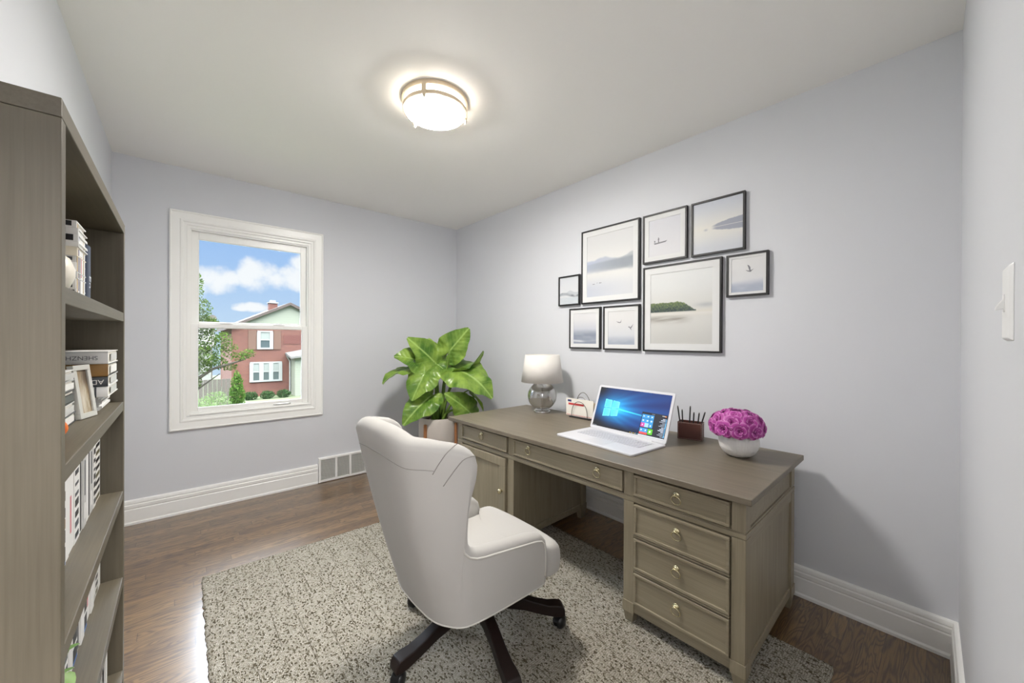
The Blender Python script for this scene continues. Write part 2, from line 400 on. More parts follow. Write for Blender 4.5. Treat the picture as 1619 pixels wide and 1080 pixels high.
def glass_mat():
    m = bpy.data.materials.new('window_glass'); m.use_nodes = True; nt = m.node_tree; nt.nodes.clear()
    t = N('ShaderNodeBsdfTransparent', nt); t.inputs[0].default_value = (.97, .985, .98, 1)
    g = N('ShaderNodeBsdfGlossy', nt); g.inputs['Roughness'].default_value = .02
    lw = N('ShaderNodeFresnel', nt); lw.inputs[0].default_value = 1.35
    x = N('ShaderNodeMixShader', nt); nt.links.new(lw.outputs[0], x.inputs[0]); nt.links.new(t.outputs[0], x.inputs[1]); nt.links.new(g.outputs[0], x.inputs[2])
    o = N('ShaderNodeOutputMaterial', nt); nt.links.new(x.outputs[0], o.inputs[0]); return m
M_glass = glass_mat()
sash('upper_sash', WX0+.026, WX1-.026, MEET-.01, WZ1-.026, YW+.045, .042, .055, .035)
ls = sash('lower_sash', WX0+.022, WX1-.022, WZ0+.010, MEET+.010, YW+.010, .042, .030, .040)
box(WX0+.02, WX1-.02, YW-.012, YW+.02, WZ0-.002, WZ0+.012).build('window_stool', M_casing, win, bevel=.003)
lift = MB(); lift.box(.565, .685, YW-.002, YW+.012, .703, .712); lift.tube([(.575, YW-.002, .709), (.585, YW-.014, .711), (.665, YW-.014, .711), (.675, YW-.002, .709)], .004)
lift.build('sash_lift', mat('lift_metal', srgb(205, 205, 203), .35, .3), ls, smooth=40)
for x in (.26, .60):
    lk = MB(); lk.prism([(x-.04, YW+.005), (x+.04, YW+.005), (x+.03, YW+.034), (x-.03, YW+.034)], MEET+.010, MEET+.018)
    lk.box(x-.015, x+.022, YW+.008, YW+.022, MEET+.018, MEET+.024)
    lk.build('sash_lock', M_plastic, ls, bevel=.002)

# ---------------------------------------------------------------- return air grille in the baseboard
g = thing('air_vent', 'white slatted return air grille set into baseboard under wall near window', 'vent', (1.097, YW, 0))
VX0, VX1, VZ = .893-1.097, 1.303-1.097, .214
frame_sweep(VX0, VX1, .002, VZ, [(0, 0), (0, -.018), (.004, -.022), (.018, -.022), (.018, -.004), (.018, 0)], 0).build('vent_frame', M_trim, g)
box(VX0+.01, VX1-.01, -.006, -.001, .01, VZ-.01).build('vent_backing', mat('vent_shadow', srgb(196, 196, 192), .7), g)
for xb in (1.036, 1.155):
    box(xb-1.097-.009, xb-1.097+.009, -.021, -.004, .018, VZ-.016).build('vent_bar', M_trim, g)
for k in range(15):
    z = .026+k*.0118
    mb = MB(); mb.add([(VX0+.018, -.018, z+.004), (VX1-.018, -.018, z+.004), (VX1-.018, -.008, z-.002), (VX0+.018, -.008, z-.002), (VX0+.018, -.018, z+.0054), (VX1-.018, -.018, z+.0054), (VX1-.018, -.008, z-.0006), (VX0+.018, -.008, z-.0006)],
           [(0, 1, 2, 3), (7, 6, 5, 4), (0, 4, 5, 1), (3, 2, 6, 7), (0, 3, 7, 4), (1, 5, 6, 2)])
    mb.build('vent_slat', M_trim, g)

# ---------------------------------------------------------------- light switch on the wall beside the camera
a = math.atan(.0285)
sw = thing('light_switch', 'white toggle light switch with large plate on right wall', 'light switch', (.965, yr(.965), 1.292), a)
mb = MB(); mb.taper((-.036, .036, -.059, .059), (-.031, .031, -.054, .054), 0, .006)
mb.v = [(x, z, y) for x, y, z in mb.v]
mb.build('switch_plate', M_plastic, sw, bevel=.0015)
box(-.0055, .0055, .004, .0075, -.013, .013).build('toggle_slot', M_plastic, sw)
mb = MB(); mb.add([(-.004, .006, .010), (.004, .006, .010), (.004, .006, -.008), (-.004, .006, -.008), (-.003, .015, -.006), (.003, .015, -.006), (.003, .0155, -.011), (-.003, .0155, -.011)], [(0, 1, 2, 3), (4, 7, 6, 5), (0, 4, 5, 1), (1, 5, 6, 2), (2, 6, 7, 3), (3, 7, 4, 0)])
mb.build('toggle', M_plastic, sw, bevel=.0008)

# ---------------------------------------------------------------- ceiling lamp
M_nickel = mat('brushed_nickel_cream', srgb(214, 200, 178), .35, .7)
M_lampglass = mat('lit_glass', srgb(255, 250, 240), .4, emit=((1, .965, .915, 1), CEIL_LAMP))
M_lampside = mat('lit_glass_side', srgb(255, 250, 240), .4, emit=((1, .93, .84, 1), CEIL_LAMP*.075))
lp = thing('ceiling_lamp', 'round flush-mount ceiling lamp with lit white glass and metal bands', 'ceiling lamp', (.968, 1.716, HC))
MB().lathe([(.0, 0), (.164, 0), (.164, -.020), (.157, -.024), (.0, -.024)], 64).build('lamp_canopy', M_nickel, lp, smooth=40)
MB().lathe([(.152, -.022), (.152, -.062)], 64).build('glass_side', M_lampside, lp, smooth=60)
MB().lathe([(.148, -.062), (.145, -.070), (.125, -.078), (.07, -.083), (.0001, -.084)], 64).build('glass_diffuser', M_lampglass, lp, smooth=80)
MB().lathe([(.159, -.046), (.159, -.064), (.147, -.066), (.147, -.060), (.154, -.046)], 64, close=True).build('lower_band', M_nickel, lp, smooth=40)
for k in range(3):
    aa = math.radians(222+120*k); c_, s_ = math.cos(aa), math.sin(aa)
    mb = MB(); mb.M = Matrix.Rotation(aa, 4, 'Z'); mb.box(.153, .165, -.011, .011, -.068, -.018)
    mb.tube([(.157, 0, -.066), (.157, 0, -.078), (.157, 0, -.086)], [.009, .007, .0015], 10)
    mb.build('lamp_clip', M_nickel, lp, smooth=40)

# ring added around the unseen fill light (behind the doorway)
fill_root = thing('fill_light_ring', 'plain round white ring around the added fill light beyond the doorway', 'ceiling lamp', (.1, -.75, HC))
MB().lathe([(0, 0), (.31, 0), (.31, -.03), (.302, -.034), (.302, -.0), (0, -.0)], 40).build('fill_ring', M_plastic, fill_root, smooth=40)

# ================================================================ outdoors
GZ = -2.15
M_grass = mat('lawn', srgb(66, 77, 48), .9, var=(3, srgb(77, 85, 59), (1, 1, 1)))
struct(box(-12, 26, YW+1.0, 45, GZ-.1, GZ).build('ground_lawn', M_grass))
def brick_mat():
    m = bpy.data.materials.new('red_brick'); m.use_nodes = True; nt = m.node_tree; b = nt.nodes['Principled BSDF']
    tc = N('ShaderNodeTexCoord', nt); sp = N('ShaderNodeSeparateXYZ', nt); nt.links.new(tc.outputs['Object'], sp.inputs[0])
    cb = N('ShaderNodeCombineXYZ', nt); nt.links.new(math_node(nt, 'ADD', sp.outputs[0], sp.outputs[1]), cb.inputs[0]); nt.links.new(sp.outputs[2], cb.inputs[1])
    br = N('ShaderNodeTexBrick', nt); nt.links.new(cb.outputs[0], br.inputs['Vector'])
    br.inputs['Color1'].default_value = srgb(89, 51, 39); br.inputs['Color2'].default_value = srgb(77, 40, 32); br.inputs['Mortar'].default_value = srgb(88, 66, 55)
    br.inputs['Scale'].default_value = 1; br.inputs['Brick Width'].default_value = .23; br.inputs['Row Height'].default_value = .075; br.inputs['Mortar Size'].default_value = .008
    nt.links.new(br.outputs[0], b.inputs['Base Color']); b.inputs['Roughness'].default_value = .9; return m
def siding_mat(name, c1, c2):
    m = bpy.data.materials.new(name); m.use_nodes = True; nt = m.node_tree; b = nt.nodes['Principled BSDF']
    tc = N('ShaderNodeTexCoord', nt); sp = N('ShaderNodeSeparateXYZ', nt); nt.links.new(tc.outputs['Object'], sp.inputs[0])
    f = math_node(nt, 'LESS_THAN', math_node(nt, 'FRACT', math_node(nt, 'DIVIDE', sp.outputs[2], .14)), .1)
    x = N('ShaderNodeMix', nt, data_type='RGBA'); nt.links.new(f, x.inputs[0]); x.inputs[6].default_value = c1; x.inputs[7].default_value = c2
    nt.links.new(x.outputs[2], b.inputs['Base Color']); b.inputs['Roughness'].default_value = .7; return m
M_brick = brick_mat(); M_siding = siding_mat('cream_siding', srgb(109, 111, 96), srgb(94, 97, 84))
M_roof = mat('brown_shingle', srgb(62, 51, 45), .8, bump=(40, .4, .01)); M_wwin = mat('house_white', srgb(121, 121, 116), .5)
M_hglass = mat('house_window_glass', srgb(58, 66, 66), .15); M_blind = mat('house_blind', srgb(105, 108, 102), .6)
HY = 27.0
h = thing('brick_house', 'red brick house with cream gable and white windows across the lawn', 'house', (5.11, HY, GZ))
def hx(x): return x-5.11
def hz(z): return z-GZ
HXL, HXR = 2.2, 8.02
box(hx(HXL), hx(HXR), 0, 8, 0, hz(2.0)).build('brick_wall', M_brick, h)
mb = MB(); tri = [(hx(HXL), hz(2.0)), (hx(HXR), hz(2.0)), (0, hz(3.40))]
mb.add([(x, y, z) for y in (-.02, 8) for x, z in tri], [(0, 1, 2), (3, 5, 4), (0, 3, 4, 1), (1, 4, 5, 2), (2, 5, 3, 0)])
mb.build('gable_wall', M_siding, h)
for sg in (-1, 1):
    mb = MB(); x1, z1 = sg*(hx(HXR)+.35), hz(2.0)-.14
    mb.add([(0, -.25, hz(3.52)), (x1, -.25, z1+.03), (x1, -.25, z1-.12), (0, -.25, hz(3.52)-.17), (0, 8.3, hz(3.52)), (x1, 8.3, z1+.03), (x1, 8.3, z1-.12), (0, 8.3, hz(3.52)-.17)],
           [(0, 1, 2, 3), (4, 7, 6, 5), (0, 4, 5, 1), (3, 2, 6, 7), (1, 5, 6, 2), (0, 3, 7, 4)])
    mb.build('roof_slope', M_roof, h)
ch = box(hx(4.20), hx(4.66), 1.2, 1.7, hz(2.9), hz(3.52)).build('chimney', M_brick, h)
mb = box(hx(4.15), hx(4.71), 1.15, 1.75, hz(3.52), hz(3.58)); mb.box(hx(4.28), hx(4.58), 1.3, 1.6, hz(3.58), hz(3.72)); mb.build('chimney_cap', M_wwin, ch)
def hwin(x0, x1, z0, z1, n):
    fr = MB(); fr.box(hx(x0)-.09, hx(x1)+.09, -.08, .0, hz(z0)-.10, hz(z0)); fr.box(hx(x0)-.07, hx(x1)+.07, -.06, 0, hz(z1), hz(z1)+.09)
    wd = (x1-x0)/n
    for k in range(n+1):
        t_ = .11 if 0 < k < n else .09
        fr.box(hx(x0)+k*wd-t_, hx(x0)+k*wd+t_, -.06, 0, hz(z0), hz(z1))
    fr.box(hx(x0), hx(x1), -.05, 0, hz((z0+z1)/2)-.03, hz((z0+z1)/2)+.03)
    f = fr.build('window', M_wwin, h)
    for k in range(n):
        box(hx(x0)+k*wd+.05, hx(x0)+(k+1)*wd-.05, -.02, -.01, hz(z0), hz((z0+z1)/2)).build('window_pane', M_hglass, f)
        box(hx(x0)+k*wd+.05, hx(x0)+(k+1)*wd-.05, -.025, -.015, hz((z0+z1)/2), hz(z1)).build('window_blind', M_blind, f)
hwin(3.50, 4.14, .74, 1.66, 1); hwin(3.14, 4.62, -1.20, -.20, 3)
M_shut = mat('shutter_tan', srgb(80, 56, 43), .8)
for x0, x1 in ((2.98, 3.38), (4.26, 4.64)): box(hx(x0), hx(x1), -.04, 0, hz(.62), hz(1.78)).build('shutter', M_shut, h)
box(hx(4.78), hx(6.2), -.02, 0, hz(.95), hz(1.5)).build('brick_panel', mat('panel_brick', srgb(77, 41, 33), .9, bump=(30, .5, .02)), h)
# the porch wing on the right, with its downspout
box(hx(5.16), hx(8.6), -1.3, 0, 0, hz(.35)).build('porch_wall', M_siding, h)
mb = MB(); mb.add([(hx(4.88), -1.6, hz(.10)), (hx(8.9), -1.6, hz(.62)), (hx(8.9), 0, hz(1.1)), (hx(4.88), 0, hz(.30)), (hx(4.88), -1.6, hz(.22)), (hx(8.9), -1.6, hz(.74)), (hx(8.9), 0, hz(1.22)), (hx(4.88), 0, hz(.42))],
                   [(0, 1, 2, 3), (4, 7, 6, 5), (0, 4, 5, 1), (1, 5, 6, 2), (2, 6, 7, 3), (3, 7, 4, 0)])
mb.build('porch_roof', mat('grey_shingle', srgb(89, 86, 82), .8), h)
MB().tube([(hx(4.92), -.25, hz(.22)), (hx(5.10), -.2, hz(-.1)), (hx(5.10), -.2, 0)], .045, 8).build('downspout', M_wwin, h)
# pale house further left, behind the tree
h2 = thing('pale_house', 'pale house mostly hidden behind the tree left of brick house', 'house', (-.6, 37, GZ))
box(-3, 2.35, 0, 7, 0, 2.9).build('house_wall', siding_mat('white_siding', srgb(136, 137, 130), srgb(114, 117, 112)), h2)
mb = MB(); mb.add([(-3.3, -.4, 2.8), (2.65, -.4, 2.8), (2.65, 7.4, 2.8), (-3.3, 7.4, 2.8), (-3.3, 3.5, 4.5), (2.65, 3.5, 4.5)], [(0, 1, 5, 4), (2, 3, 4, 5), (1, 2, 5), (0, 4, 3), (0, 3, 2, 1)])
mb.build('house_roof', mat('grey_roof', srgb(77, 75, 71), .8), h2)
f = box(1.0, 1.75, -.04, .02, .9, 2.1).build('window', M_wwin, h2); box(1.08, 1.67, -.05, -.03, .98, 2.02).build('window_pane', M_hglass, f)
# board fence
M_fence = mat('fence_wood', srgb(77, 71, 62), .85, var=(6, srgb(62, 57, 51), (6, 6, .5)))
fe = thing('board_fence', 'weathered grey board fence behind the conifer', 'fence', (.6, 24, GZ))
for k in range(14): box(-1.2+k*.18, -1.2+k*.18+.165, 0, .03, 0, 1.38).build('fence_board', M_fence, fe)
box(-1.2, 1.32, .03, .08, .3, .4).build('fence_rail', M_fence, fe)
# foliage
def leaf_cloud(n, blobs, size, rnd, flat=0.5):
    mb = MB(); vs = []; fs = []
    tot = sum(bl[3]*bl[4]*bl[5] for bl in blobs)
    for (cx, cy, cz, rx, ry, rz) in blobs:
        for _ in range(int(n*rx*ry*rz/tot)+6):
            while True:
                p = Vector((rnd.uniform(-1, 1), rnd.uniform(-1, 1), rnd.uniform(-1, 1)))
                if p.length < 1 and p.length > .25: break
            c = Vector((cx+p.x*rx, cy+p.y*ry, cz+p.z*rz)); s = size*rnd.uniform(.6, 1.3)
            R = Euler((rnd.uniform(-1, 1)*flat*2, rnd.uniform(-1, 1)*flat*2, rnd.uniform(0, 6.28))).to_matrix()
            k = len(vs)
            for q in ((-1, 0, 0), (0, -.45, .08), (1, 0, -.1), (0, .45, .08)): v = c+R @ (Vector(q)*s); vs.append(tuple(v))
            fs += [(k, k+1, k+2), (k, k+2, k+3)]
    return mb.add(vs, fs)
def leafmat(name, c1, c2):
    m = bpy.data.materials.new(name); m.use_nodes = True; nt = m.node_tree; nt.nodes.clear()
    g = N('ShaderNodeNewGeometry', nt)
    r = N('ShaderNodeValToRGB', nt); r.color_ramp.elements[0].color = c1; r.color_ramp.elements[1].color = c2
    nt.links.new(g.outputs['Random Per Island'], r.inputs[0])
    d = N('ShaderNodeBsdfDiffuse', nt); t = N('ShaderNodeBsdfTranslucent', nt); nt.links.new(r.outputs[0], d.inputs[0]); nt.links.new(r.outputs[0], t.inputs[0])
    x = N('ShaderNodeMixShader', nt); x.inputs[0].default_value = .35; nt.links.new(d.outputs[0], x.inputs[1]); nt.links.new(t.outputs[0], x.inputs[2])
    o = N('ShaderNodeOutputMaterial', nt); nt.links.new(x.outputs[0], o.inputs[0]); return m
rnd = random.Random(3)
M_lf = leafmat('tree_leaves', srgb(39, 58, 22), srgb(77, 93, 44)); M_bark = mat('bark', srgb(62, 56, 46), .9)
tr = thing('leafy_tree', 'leafy green tree outside the left side of window', 'tree', (-.15, 12, GZ))
tx, tz = .15, -GZ
mb = MB(); mb.tube([(-.25, 0, 0), (-.2, 0, 1.2), (0, .1, 2.4), (.15, 0, 3.4), (.3, 0, 4.3)], [.13, .11, .09, .06, .02], 8)
mb.tube([(-.1, 0, 1.8), (.3, -.1, 2.3), (.75, -.1, 2.65), (1.35, -.1, 2.85), (1.55, -.1, 2.98)], [.07, .05, .035, .02, .006], 6)
mb.tube([(0, .1, 2.2), (.45, .1, 2.9), (.7, .1, 3.4)], [.05, .03, .01], 6)
mb.tube([(0, .1, 2.0), (.4, .1, 2.1), (.9, .2, 2.5)], [.04, .03, .01], 6)
mb.tube([(0, 0, 2.5), (.3, 0, 3.6), (.5, 0, 3.9)], [.05, .03, .01], 6)
mb.build('trunk', M_bark, tr, smooth=60)
def tb(x, z, rx, rz, y=12): return (x+.15, y-12+rnd.uniform(-.2, .2), z-GZ, rx, .35, rz)
leaf_cloud(12000, [tb(.30, 2.45, .12, .38), tb(.38, 1.95, .22, .30), tb(.50, 1.60, .26, .20), tb(.35, 1.55, .36, .30), tb(.35, 1.20, .42, .30), tb(.78, 1.25, .20, .18), tb(.45, .85, .42, .30), tb(.92, 1.02, .22, .14),
                  tb(1.12, .80, .26, .12), tb(1.32, .88, .16, .12), tb(.70, .62, .22, .16), tb(.25, .55, .36, .28), tb(.95, .52, .18, .10), tb(.18, .2, .25, .2), tb(-.3, 1.4, .6, .8), tb(-.5, .6, .6, .5), tb(-.2, 2.3, .35, .5), tb(.62, 1.68, .12, .08), tb(.3, 2.75, .05, .12)], .034, rnd).build('foliage', M_lf, tr)
co = thing('conifer_bush', 'dense green columnar conifer in front of brick house corner', 'shrub', (1.82, 20, GZ))
leaf_cloud(2600, [(0, 0, .45, .32, .3, .5), (0, 0, 1.0, .30, .3, .5), (0, 0, 1.5, .22, .22, .40), (0, 0, 1.8, .12, .12, .25)], .05, rnd, .9).build('foliage', leafmat('conifer_green', srgb(45, 71, 27), srgb(80, 105, 48)), co)
MB().tube([(0, 0, 0), (0, 0, 1.6)], .04, 6).build('trunk', M_bark, co)
M_hd = leafmat('hedge_green', srgb(33, 54, 30), srgb(62, 83, 51))
for i, x in enumerate((2.95, 3.75, 4.55)):
    s_ = thing('hedge_shrub', 'low dark green shrub at the %s of the hedge below the triple window' % ('left end', 'middle', 'right end')[i], 'shrub', (x, 25.6, GZ), 0, 'hedge shrubs by the brick house')
    leaf_cloud(700, [(0, 0, .22, .37, .3, .25)], .05, rnd, .9).build('foliage', M_hd, s_)
for i, (x, y, r_, lab) in enumerate(((.50, 16, .45, 'pale green bush at the bottom left of the window view'), (1.02, 18.5, .42, 'small green bush between the fence and the pale bush'))):
    s_ = thing('garden_bush', lab, 'shrub', (x, y, GZ)); leaf_cloud(1600, [(0, 0, r_*1.7, r_*1.2, r_, r_*1.6)], .04, rnd, .9).build('foliage', leafmat('bush_green%d' % i, srgb(75, 95, 55), srgb(112, 125, 91)), s_)
ds = thing('satellite_dish', 'small grey satellite dish on a thin mast left of brick house', 'satellite dish', (1.2, 24.8, GZ))
MB().tube([(0, 0, .0), (0, 0, 4.4)], .03, 6).build('dish_mast', M_fence, ds)
mb = MB(); mb.M = Matrix.Translation((0, -.1, 4.42)) @ Euler((1.2, .3, 0)).to_matrix().to_4x4(); mb.lathe([(.0, 0), (.10, .015), (.19, .05), (.19, .06), (.10, .025), (0, .01)], 16); mb.build('dish', M_fence, ds, smooth=60)

# ================================================================ rug
def rug_mat():
    m = bpy.data.materials.new('woven_jute_wool'); m.use_nodes = True; nt = m.node_tree; b = nt.nodes['Principled BSDF']
    tc = N('ShaderNodeTexCoord', nt)
    mp = N('ShaderNodeMapping', nt); mp.inputs['Scale'].default_value = (210, 130, 30); nt.links.new(tc.outputs['Object'], mp.inputs[0])
    nd = N('ShaderNodeTexNoise', nt); nd.inputs['Scale'].default_value = 55; nt.links.new(tc.outputs['Object'], nd.inputs['Vector'])
    va = N('ShaderNodeVectorMath', nt, operation='MULTIPLY_ADD'); nt.links.new(nd.outputs['Color'], va.inputs[0]); va.inputs[1].default_value = (.8, .8, 0); nt.links.new(mp.outputs[0], va.inputs[2])
    v1 = N('ShaderNodeTexVoronoi', nt, feature='F1'); v1.inputs['Scale'].default_value = 1; v1.inputs['Randomness'].default_value = .7; nt.links.new(va.outputs[0], v1.inputs['Vector'])
    v2 = N('ShaderNodeTexVoronoi', nt, feature='DISTANCE_TO_EDGE'); v2.inputs['Scale'].default_value = 1; v2.inputs['Randomness'].default_value = .7; nt.links.new(va.outputs[0], v2.inputs['Vector'])
    sc = N('ShaderNodeSeparateColor', nt); nt.links.new(v1.outputs['Color'], sc.inputs[0])
    r = N('ShaderNodeValToRGB', nt); r.color_ramp.interpolation = 'LINEAR'
    for p, c in ((0, (92, 84, 68)), (.10, (120, 111, 92)), (.24, (182, 175, 158)), (.55, (198, 192, 177)), (1, (216, 210, 197))):
        if p == 0: r.color_ramp.elements[0].color = srgb(*c)
        elif p == 1: r.color_ramp.elements[-1].color = srgb(*c)
        else: q = r.color_ramp.elements.new(p); q.color = srgb(*c)
    nt.links.new(sc.outputs[0], r.inputs[0])
    big = N('ShaderNodeTexNoise', nt); big.inputs['Scale'].default_value = 1
    mpb = N('ShaderNodeMapping', nt); mpb.inputs['Scale'].default_value = (14, 3.0, 1); nt.links.new(tc.outputs['Object'], mpb.inputs[0]); nt.links.new(mpb.outputs[0], big.inputs['Vector'])
    ed = N('ShaderNodeMapRange', nt); ed.inputs[1].default_value = .0; ed.inputs[2].default_value = .16; nt.links.new(v2.outputs['Distance'], ed.inputs[0])
    # seam lines of the weave, running along the room, about every 9 cm
    sp = N('ShaderNodeSeparateXYZ', nt); nt.links.new(tc.outputs['Object'], sp.inputs[0])
    fx = math_node(nt, 'FRACT', math_node(nt, 'ADD', math_node(nt, 'DIVIDE', sp.outputs[0], .088), math_node(nt, 'MULTIPLY', nd.outputs['Fac'], .06)))
    ln = math_node(nt, 'LESS_THAN', math_node(nt, 'ABSOLUTE', math_node(nt, 'SUBTRACT', fx, .5)), .022)
    dash = math_node(nt, 'GREATER_THAN', big.outputs['Fac'], .5)
    ln = math_node(nt, 'MULTIPLY', ln, dash)
    sh = math_node(nt, 'MULTIPLY', math_node(nt, 'SUBTRACT', 1.0, ed.outputs[0]), .62)
    tot = math_node(nt, 'MAXIMUM', sh, math_node(nt, 'MULTIPLY', ln, .62))
    x = N('ShaderNodeMix', nt, data_type='RGBA'); nt.links.new(tot, x.inputs[0]); nt.links.new(r.outputs[0], x.inputs[6]); x.inputs[7].default_value = srgb(98, 90, 72)
    y = N('ShaderNodeMix', nt, data_type='RGBA', blend_type='MULTIPLY'); y.inputs[0].default_value = .35; nt.links.new(x.outputs[2], y.inputs[6]); nt.links.new(big.outputs['Fac'], y.inputs[7])
    y2 = N('ShaderNodeMix', nt, data_type='RGBA'); y2.inputs[0].default_value = 0.25; nt.links.new(x.outputs[2], y2.inputs[6]); nt.links.new(y.outputs[2], y2.inputs[7])
    nt.links.new(y2.outputs[2], b.inputs['Base Color']); b.inputs['Roughness'].default_value = .95; b.inputs['Specular IOR Level'].default_value = .15
    bp = N('ShaderNodeBump', nt); bp.inputs['Strength'].default_value = .9; bp.inputs['Distance'].default_value = .005
    hgt = math_node(nt, 'SUBTRACT', ed.outputs[0], math_node(nt, 'ADD', math_node(nt, 'MULTIPLY', v1.outputs['Distance'], .5), ln))
    nt.links.new(hgt, bp.inputs['Height']); nt.links.new(bp.outputs[0], b.inputs['Normal'])
    return m
RX0, RX1, RY0, RY1, RZ = .080, 1.856, .282, 2.507, .012
rr = random.Random(11)
nu, nv = 150, 180
eL = [rr.uniform(-1, 1)*.004 for _ in range(nv)]; eR = [rr.uniform(-1, 1)*.004 for _ in range(nv)]; eB = [rr.uniform(-1, 1)*.004 for _ in range(nu)]; eT = [rr.uniform(-1, 1)*.004 for _ in range(nu)]
def rugp(u, v):
    i = round(u*(nu-1)); j = round(v*(nv-1))
    x = RX0 + (RX1-RX0)*u; y = RY0+(RY1-RY0)*v; z = RZ-.0008+rr.uniform(-1, 1)*.0012
    d = min(i, nu-1-i, j, nv-1-j)
    if i == 0: x += eL[j]
    if i == nu-1: x += eR[j]
    if j == 0: y += eB[i]
    if j == nv-1: y += eT[i]
    if d == 0: z = .0005
    elif d == 1:
        z = RZ+.0005
        if i == 1: x = RX0+.003+eL[j]*.7
        elif i == nu-2: x = RX1-.003+eR[j]*.7
        if j == 1: y = RY0+.003+eB[i]*.7
        elif j == nv-2: y = RY1-.003+eT[i]*.7
    cxr = min(u*(RX1-RX0), (1-u)*(RX1-RX0)); cyr = min(v*(RY1-RY0), (1-v)*(RY1-RY0)); rc = .03   # slightly rounded corners
    if cxr < rc and cyr < rc:
        dd = math.hypot(rc-cxr, rc-cyr)
        if dd > rc:
            k = rc/dd; nx = rc-(rc-cxr)*k; ny = rc-(rc-cyr)*k
            x += (nx-cxr)*(1 if u < .5 else -1); y += (ny-cyr)*(1 if v < .5 else -1)
    return (x, y, z)
tag(MB().grid(rugp, nu, nv).build('rug', rug_mat(), smooth=180), 'cream and brown chunky woven rug on the dark wood floor', 'rug')

# ================================================================ desk
DA = .0212
desk = thing('executive_desk', 'taupe wooden double-pedestal desk with drawers and brass ring pulls', 'desk', (1.449, .438, 0), DA)
DL, DD, DT, TT = 1.864, .767, .698, .024
def dk(x0, x1, y0, y1, z0, z1, name, m, bevel=.0015, par=None, **k): return box(x0, x1, y0, y1, z0, z1).build(name, m, par or desk, bevel=bevel, **k)
ztop = DT-TT
mb = MB(); mb.box(0, DD, 0, DL, ztop, DT); mb.build('desktop', M_desktop, desk, bevel=.003, seg=3)
U0, U1 = .035, .715
# apron band under the top, with its moulding
PED = [(.030, .498), (1.222, 1.780)]
M_dark = mat('desk_gap', srgb(60, 54, 46), .8)
mb = MB()
mb.box(U0+.012, U1, .034, 1.776, .566, ztop)
mb.build('apron', M_desk_y, desk)
for (a0, a1) in PED:
    mb = MB()
    mb.box(U0+.010, U1-.002, a0+.006, a1-.006, .062, .566)     # carcass
    mb.build('pedestal', M_desk_z, desk)
    # mouldings round the pedestal
mb = MB(); mb.box(U0-.004, U1+.004, .025, 1.785, .541, .558); mb.box(U0, U1, .029, 1.781, .536, .563)
mb.build('moulding', M_desk_y, desk, bevel=.002)
mb = None
for (a0, a1) in PED:
    m1 = MB(); m1.box(U0-.001, U1, a0-.001, a1+.001, .062, .100); m1.build('base_rail', M_desk_y, desk, bevel=.002)
    for (p0, p1) in ((a0, a0+.042), (a1-.044, a1)):
        for q0, q1 in ((U0-.004, U0+.05), (U1-.05, U1+.004)):
            outy0 = p0-.004 if p0 == a0 else p0; outy1 = p1+.004 if p1 == a1 else p1
            mb = MB(); mb.box(q0, q1, outy0, outy1, .104, .538); mb.box(q0, q1, outy0, outy1, .564, ztop-.001)
            mb.box(q0-.003, q1+.003, outy0-.003, outy1+.003, .056, .104)
            mb.build('corner_post', M_desk_z, desk, bevel=.0015)
            cx, cy = (q0+q1)/2, (outy0+outy1)/2; hx_, hy_ = (q1-q0)/2, (outy1-outy0)/2
            zb = .0125 if q0 < .3 else .0005
            mb = MB(); mb.taper((cx-hx_*.72, cx+hx_*.72, cy-hy_*.72, cy+hy_*.72), (cx-hx_, cx+hx_, cy-hy_, cy+hy_), zb, .056); mb.build('foot', M_desk_z, desk, bevel=.001)
# recessed end panel frames on the near end (facing -y)
for yv, sg in ((.030, -1), (1.780, 1)):
    y0, y1 = (yv-.002, yv+.012) if sg < 0 else (yv-.012, yv+.002)
    dk(U0+.05, U1-.05, y0, y1, .500, .538, 'end_rail', M_desk_x, .001)
# drawers
M_brass = mat('pale_brass', srgb(206, 196, 160), .25, .9)
def ring_pull(par, y, z):
    s = 1
    mb = MB(); mb.M = Matrix.Translation((U0-.012, y, z+.016)) @ Matrix.Rotation(-PI/2, 4, 'Y')
    mb.lathe([(.0001, .006), (.006, .0065), (.0085, .003), (.012, .0015), (.0125, 0), (.0125, -.002)], 20)
    mb.M = Matrix.Translation((U0-.016, y, z+.016)); mb.box(-.005, .003, -.011, .011, -.0035, .0035)
    mb.build('pull_plate', M_brass, par, smooth=40, bevel=.0005)
    MB().tube([(U0-.021+.004*(1-math.sin(t_*PI/12)), y+.0185*math.cos(t_*PI/12), z-.003+.0175*math.sin(t_*PI/12)) for t_ in range(24)], .0022, 8, closed=True).build('pull_ring', M_brass, par, smooth=180)
def drawer(y0, y1, z0, z1, rings):
    fr = MB(); f_ = .011
    fr.box(U0-.012, U0+.012, y0, y1, z0, z0+f_); fr.box(U0-.012, U0+.012, y0, y1, z1-f_, z1); fr.box(U0-.012, U0+.012, y0, y0+f_, z0+f_, z1-f_); fr.box(U0-.012, U0+.012, y1-f_, y1, z0+f_, z1-f_)
    fr.box(U0-.006, U0+.013, y0+.004, y1-.004, z0+.004, z1-.004)
    d = fr.build('drawer', M_desk_y, desk, bevel=.0018)
    for ry, rz in rings: ring_pull(d, ry, rz)
drawer(1.272, 1.734, .572, .662, [(1.512, .622)]); drawer(.506, 1.215, .572, .662, [(.637, .618), (1.092, .622)])
drawer(.076, .450, .570, .660, [(.266, .612)])
for z0, z1 in ((.404, .532), (.256, .388), (.106, .240)): drawer(.076, .450, z0, z1, [(.265, (z0+z1)/2+.003)])
dk(U0-.008, U0+.02, .076, .450, .392, .400, 'drawer_rail', M_desk_y, .002); dk(U0-.008, U0+.02, .076, .450, .244, .252, 'drawer_rail', M_desk_y, .002)
dr = MB(); y0, y1, z0, z1 = 1.290, 1.732, .106, .530; f_ = .05
